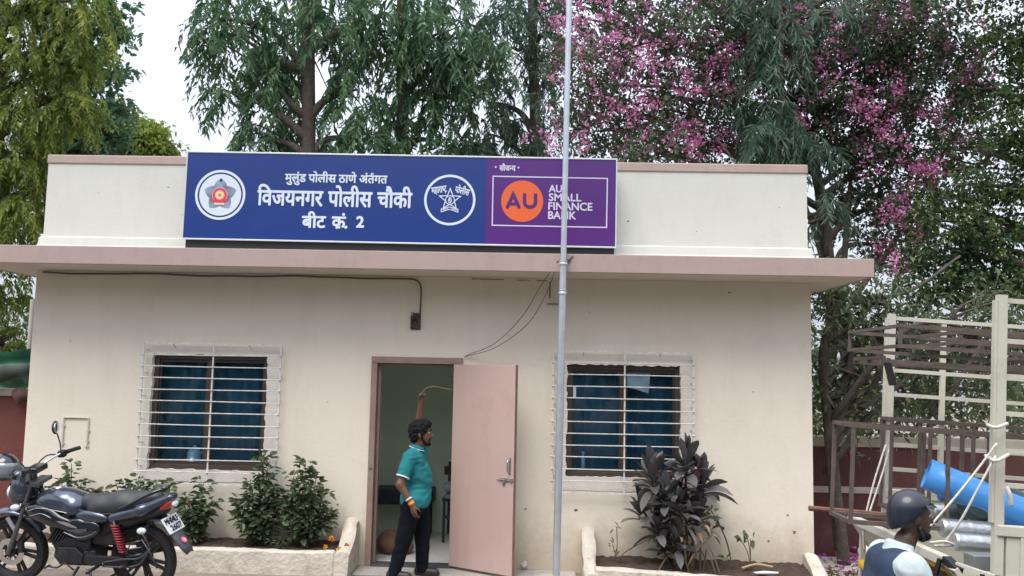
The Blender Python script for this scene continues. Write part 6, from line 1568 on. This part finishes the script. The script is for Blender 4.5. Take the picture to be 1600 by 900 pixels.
shirt = [(p[0], p[1], p[2], p[3] + inf, p[4] + inf, .05) if p[0] == 'c' else (p[0], p[1], tuple(q + inf for q in p[2]), None, .05) for p in torso]
shirt[0] = ('c', (.005, -.075, .77), (.005, .075, .77), .140, .140, .05)
slv = lambda s_, e_, f: tuple(s_[i] + (e_[i] - s_[i]) * f for i in range(3))
shR = solid('polo_shirt', shirt, .010, m_teal, man, cuts=[((0, 0, .715), (-.12, 0, -1)), ((.01, 0, 1.285), (.10, 0, 1))]); crumple(shR, .016, (9, 9, 17, 7))
for s_, e_, f in ((sR, eR, .72), (sL, eL, .55)):
    q = slv(s_, e_, f); d_ = Vector(e_) - Vector(s_)
    crumple(solid('sleeve', [('c', slv(s_, e_, -.05), slv(s_, e_, 1.0), .070, .066, .03)], .009, m_teal, shR, cuts=[(q, tuple(d_))]), .005, (14, 14, 20, 8), 3)
    d_.normalize(); MB().lathe(Vector(q) - d_ * .012, d_, [(.0675, 0), (.071, .002), (.071, .013), (.0665, .0155), (.052, .014)], 22).build('sleeve_trim', m_trim, shR, smooth='auto')
cl_ = MB(); ring0 = []; ring1 = []; ring2 = []
for i in range(25):
    a = rad(25 + 310 * i / 24)      # open at the front
    ring0.append((.012 + .066 * math.cos(a), .064 * math.sin(a), 1.262 - .012 * math.cos(a))); ring1.append((.018 + .064 * math.cos(a), .062 * math.sin(a), 1.305 - .022 * math.cos(a))); ring2.append((.010 + .082 * math.cos(a), .082 * math.sin(a), 1.270 - .026 * math.cos(a)))
for i in range(24): cl_.add([ring0[i], ring0[i + 1], ring1[i + 1], ring1[i], ring2[i], ring2[i + 1]], [(0, 1, 2, 3), (3, 2, 5, 4)])
cl_.build('collar', m_teal, shR, smooth=True, solid=.004)
MB().tube(ring2, .004, 6).build('collar_trim', m_trim, shR, smooth=True)
crumple(solid('trousers', [('c', (.0, -.075, .75), (.0, .075, .75), .127, .127, .05), ('c', hR, kR, .106, .078, .05), ('c', kR, (aR[0] - .005, aR[1], .06), .076, .060, .03), ('c', hL, kL, .106, .078, .05), ('c', kL, (aL[0] - .005, aL[1], .06), .076, .060, .03)], .010, m_trou, man, cuts=[((0, 0, .80), (0, 0, 1)), ((0, 0, .035), (0, 0, -1))]), .008, (9, 9, 13, 6), 5)
for a in (aR, aL): solid('shoe', [('c', (a[0] - .04, a[1], .048), (a[0] + .13, a[1] - .012, .036), .046, .040, .03), ('e', (a[0] + .05, a[1], .018), (.13, .048, .022), None, .02)], .008, m_shoe, man, cuts=[((0, 0, .004), (0, 0, -1))])
C_ = np.array(hc)
crumple(solid('hair', [('e', C_ + [-.020, 0, .042], (.112, .090, .100), None, .02), ('e', C_ + [.055, 0, .098], (.054, .066, .034), rotm('Y', 18), .03), ('e', C_ + [-.060, 0, -.02], (.064, .076, .076), None, .02), ('c', C_ + [.014, -.072, .0], C_ + [.016, -.072, -.03], .014, .010, .015), ('c', C_ + [.014, .072, .0], C_ + [.016, .072, -.03], .014, .010, .015)], .007, m_hair, man, cuts=[(C_ + [.078, 0, .056], (1, 0, -.55)), (C_ + [0, 0, -.085], (.2, 0, -1))], smooth_it=1), .012, (38, 38, 38, 10), 7)
solid('beard', [('c', C_ + 1.08 * np.array([.010, -.056, -.035]), C_ + 1.08 * np.array([.045, -.040, -.088]), .013, .018, .02), ('c', C_ + 1.08 * np.array([.010, .056, -.035]), C_ + 1.08 * np.array([.045, .040, -.088]), .013, .018, .02), ('e', C_ + 1.08 * np.array([.062, 0, -.098]), (.034, .040, .022), None, .02), ('c', C_ + 1.08 * np.array([.085, -.024, -.046]), C_ + 1.08 * np.array([.085, .024, -.046]), .008, .008, .008), ('c', C_ + 1.08 * np.array([.080, -.026, -.048]), C_ + 1.08 * np.array([.066, -.030, -.088]), .009, .012, .01), ('c', C_ + 1.08 * np.array([.080, .026, -.048]), C_ + 1.08 * np.array([.066, .030, -.088]), .009, .012, .01)], .006, m_hair, man, smooth_it=1)
for s_ in (-1, 1):
    e_ = MB().lathe(tuple(C_ + 1.08 * np.array([.075, s_ * .031, .012])), (.9, s_ * .3, 0), [(.0, .010), (.006, .008), (.010, .002), (.010, -.006)], 12).build('eye', m_eye, man, smooth=True)
    MB().lathe(tuple(C_ + 1.08 * np.array([.0845, s_ * .034, .012])), (.9, s_ * .3, 0), [(.0, .0015), (.004, .0)], 10).build('iris', m_iris, e_)
    MB().tube(bez([tuple(C_ + 1.08 * np.array([.092, s_ * .012, .032])), tuple(C_ + 1.08 * np.array([.090, s_ * .032, .037])), tuple(C_ + 1.08 * np.array([.078, s_ * .050, .032]))], 4), .004, 6).build('eyebrow', m_hair, man, smooth=True)
def band(name, f, mat, r=.031, h=.018):
    d_ = (Vector(wR) - Vector(eR)).normalized(); q = Vector(eR).lerp(Vector(wR), f)
    MB().lathe(q, d_, [(r * .9, -h / 2), (r, -h / 2 + .002), (r, h / 2 - .002), (r * .9, h / 2)], 20).build(name, mat, man, smooth='auto')
band('white_band', .70, M('band_white', (.65, .62, .60), .6), .034, .016); band('orange_wristband', .90, M('band_orange', (.75, .26, .02), .6), .032, .028)
cane = bez([(-.31 + .0, -.50 + .11, 1.80), (-.31 + .055, -.50 + .10, 1.862), (-.31 + .13, -.50 + .09, 1.895), (-.31 + .22, -.50 + .08, 1.885), (-.31 + .33, -.50 + .07, 1.865)], 6)
tag(MB().tube(cane, [.0045 - .0022 * i / (len(cane) - 1) for i in range(len(cane))], 6).build('cane', M('tan_cane', (.22, .15, .08), .7), smooth=True), 'thin bent tan cane held up in the raised hand of the man in teal', 'cane')

# ---- helmeted rider passing in front of the truck
RX, RY, RZ = 2.60, -5.22, gz(2.62)
RS = .88
rider = thing('person', 'helmeted rider in a navy vest over a white shirt passing before the truck', 'person', (RX, RY, RZ), scale=RS)
zh = (A(1425, 806, RY)[2] - RZ) / RS       # head centre above local ground
hc2 = (.055, 0, zh - .005)
zs = zh - .245
sR2, sL2 = (-.03, -.185, zs), (-.03, .185, zs)
eR2, wR2 = (.10, -.25, zs - .26), (.36, -.27, zs - .30); eL2, wL2 = (.10, .25, zs - .26), (.36, .27, zs - .30)
hp2 = zs - .47
torso2 = [('c', (-.10, -.08, hp2 + .03), (-.10, .08, hp2 + .03), .12, .12, .06), ('c', (-.10, 0, hp2 + .06), (-.05, 0, zs - .22), .13, .14, .06), ('c', (-.05, -.06, zs - .2), (-.035, -.09, zs - .06), .12, .095, .05), ('c', (-.05, .06, zs - .2), (-.035, .09, zs - .06), .12, .095, .05), ('c', sR2, sL2, .062, .062, .05)]
arms2 = [('c', sR2, eR2, .054, .043, .03), ('c', eR2, wR2, .043, .030, .02), ('c', sL2, eL2, .054, .043, .03), ('c', eL2, wL2, .043, .030, .02)]
kz = hp2 - .08
legs2 = [('c', (-.08, -.09, hp2), (.34, -.16, kz), .095, .066, .04), ('c', (.34, -.16, kz), (.22, -.17, .34), .062, .042, .02), ('c', (-.08, .09, hp2), (.34, .16, kz), .095, .066, .04), ('c', (.34, .16, kz), (.22, .17, .34), .062, .042, .02), ('c', (.19, -.17, .29), (.36, -.18, .28), .042, .034, .02), ('c', (.19, .17, .29), (.36, .18, .28), .042, .034, .02)]
body2 = torso2 + arms2 + legs2 + [('c', (-.03, 0, zs), (.02, 0, zs + .12), .060, .055, .03)] + head_prims(hc2, 1.0)
body2 += fingers(wR2, (.85, -.1, -.2), (.2, .0, -1), curl=.95, thumb=-1) + fingers(wL2, (.85, .1, -.2), (.2, .0, -1), curl=.95, thumb=1)
solid('body', body2, .008, M('dark_brown_skin', (.075, .040, .028), .5, var=.06), rider, smooth_it=1)
m_ws = M('white_shirt', (.46, .53, .53), .85, var=.06, scale=8, bump=.5, bscale=10)
grow = lambda P_, k: [(p[0], p[1], p[2], p[3] + k, p[4] + k, .05) for p in P_]
wsh = crumple(solid('white_shirt', grow(torso2, .010) + grow(arms2, .016) + [('c', (-.035, 0, zs + .02), (-.01, 0, zs + .10), .085, .072, .04)], .011, m_ws, rider, cuts=[((.0, 0, zs + .105), (.25, 0, 1)), ((.345, 0, 0), (1, 0, 0)), ((0, 0, hp2 - .02), (0, 0, -1))]), .008, (10, 10, 12, 9), 1)
crumple(solid('navy_vest', grow(torso2[:4], .034) + [('c', (-.055, -.085, zs - .01), (-.055, .085, zs - .01), .092, .092, .04)], .011, M('navy_vest', (.016, .030, .062), .8, var=.15, scale=9, bump=.4, bscale=12), rider, cuts=[((0, 0, zs + .08), (.1, 0, 1)), ((0, 0, hp2 + .02), (0, 0, -1))]), .006, (8, 8, 11, 6), 2)
solid('trousers', grow(legs2[:4], .014) + [('c', (-.10, -.07, hp2), (-.10, .07, hp2), .135, .135, .05)], .014, m_trou, rider, cuts=[((0, 0, hp2 + .10), (0, 0, 1))])
for y in (-.18, .18): solid('shoe', [('c', (.18, y, .285), (.37, y, .275), .05, .042, .03)], .010, m_shoe, rider)
C2 = np.array(hc2)
m_hel = M('navy_helmet', (.008, .012, .024), .4, var=.05, coat=.3)
hel = solid('helmet', [('e', C2 + [-.012, 0, .036], (.116, .098, .108), None, .03), ('e', C2 + [-.045, 0, -.04], (.080, .095, .085), None, .04)], .009, m_hel, rider, cuts=[(C2 + [.048, 0, .052], (1, 0, -1.35)), (C2 + [0, 0, -.115], (.15, 0, -1))])
V_ = MB(); rings = []
for i in range(11):
    a = rad(-68 + 136 * i / 10); rings.append([tuple(C2 + [-.012 + r_ * 1.05 * math.cos(a), r_ * .92 * math.sin(a), zz]) for r_, zz in ((.114, .072), (.122, .058), (.128, .060))])
V_.add([p for r in rings for p in r], [(i * 3 + j, i * 3 + j + 1, i * 3 + 4 + j, i * 3 + 3 + j) for i in range(10) for j in range(2)]); V_.build('helmet_peak', m_hel, hel, smooth=True, solid=.005)
MB().tube(bez([tuple(C2 + [.0, -.090, -.04]), tuple(C2 + [.03, -.070, -.105]), tuple(C2 + [.045, 0, -.122]), tuple(C2 + [.03, .070, -.105]), tuple(C2 + [.0, .090, -.04])], 5), .008, 6).build('chin_strap', m_bk, hel, smooth=True)
solid('beard', [('e', C2 + [.058, 0, -.098], (.038, .044, .028), None, .02), ('c', C2 + [.082, -.024, -.048], C2 + [.082, .024, -.048], .009, .009, .008), ('c', C2 + [.015, -.056, -.055], C2 + [.05, -.035, -.092], .014, .016, .02), ('c', C2 + [.015, .056, -.055], C2 + [.05, .035, -.092], .014, .016, .02)], .007, m_hair, rider, smooth_it=1)
for s_ in (-1, 1):
    e_ = MB().lathe(tuple(C2 + [.075, s_ * .031, .012]), (.9, s_ * .3, 0), [(.0, .010), (.006, .008), (.010, .002), (.010, -.006)], 12).build('eye', m_eye, rider, smooth=True)
    MB().lathe(tuple(C2 + [.0845, s_ * .034, .012]), (.9, s_ * .3, 0), [(.0, .0015), (.004, .0)], 10).build('iris', m_iris, e_)
# the machine he sits on, just below the frame
b2 = copy_tree(bike)
for ch in list(b2.children_recursive):
    if ch.name.split('.')[0] in ('mirror', 'mirror_shell', 'mirror_face', 'plate_lettering', 'side_stand', 'centre_stand', 'sticker_centre', 'round_sticker'): bpy.data.objects.remove(ch)
b2.name = 'ridden_motorcycle'; b2.location = (RX - .46, RY, RZ + .006); b2.rotation_euler = (0, rad(1.5), 0); b2.scale = (.97, .97, .97)
tag(b2, 'dark motorcycle carrying the helmeted rider past the truck', 'motorcycle')
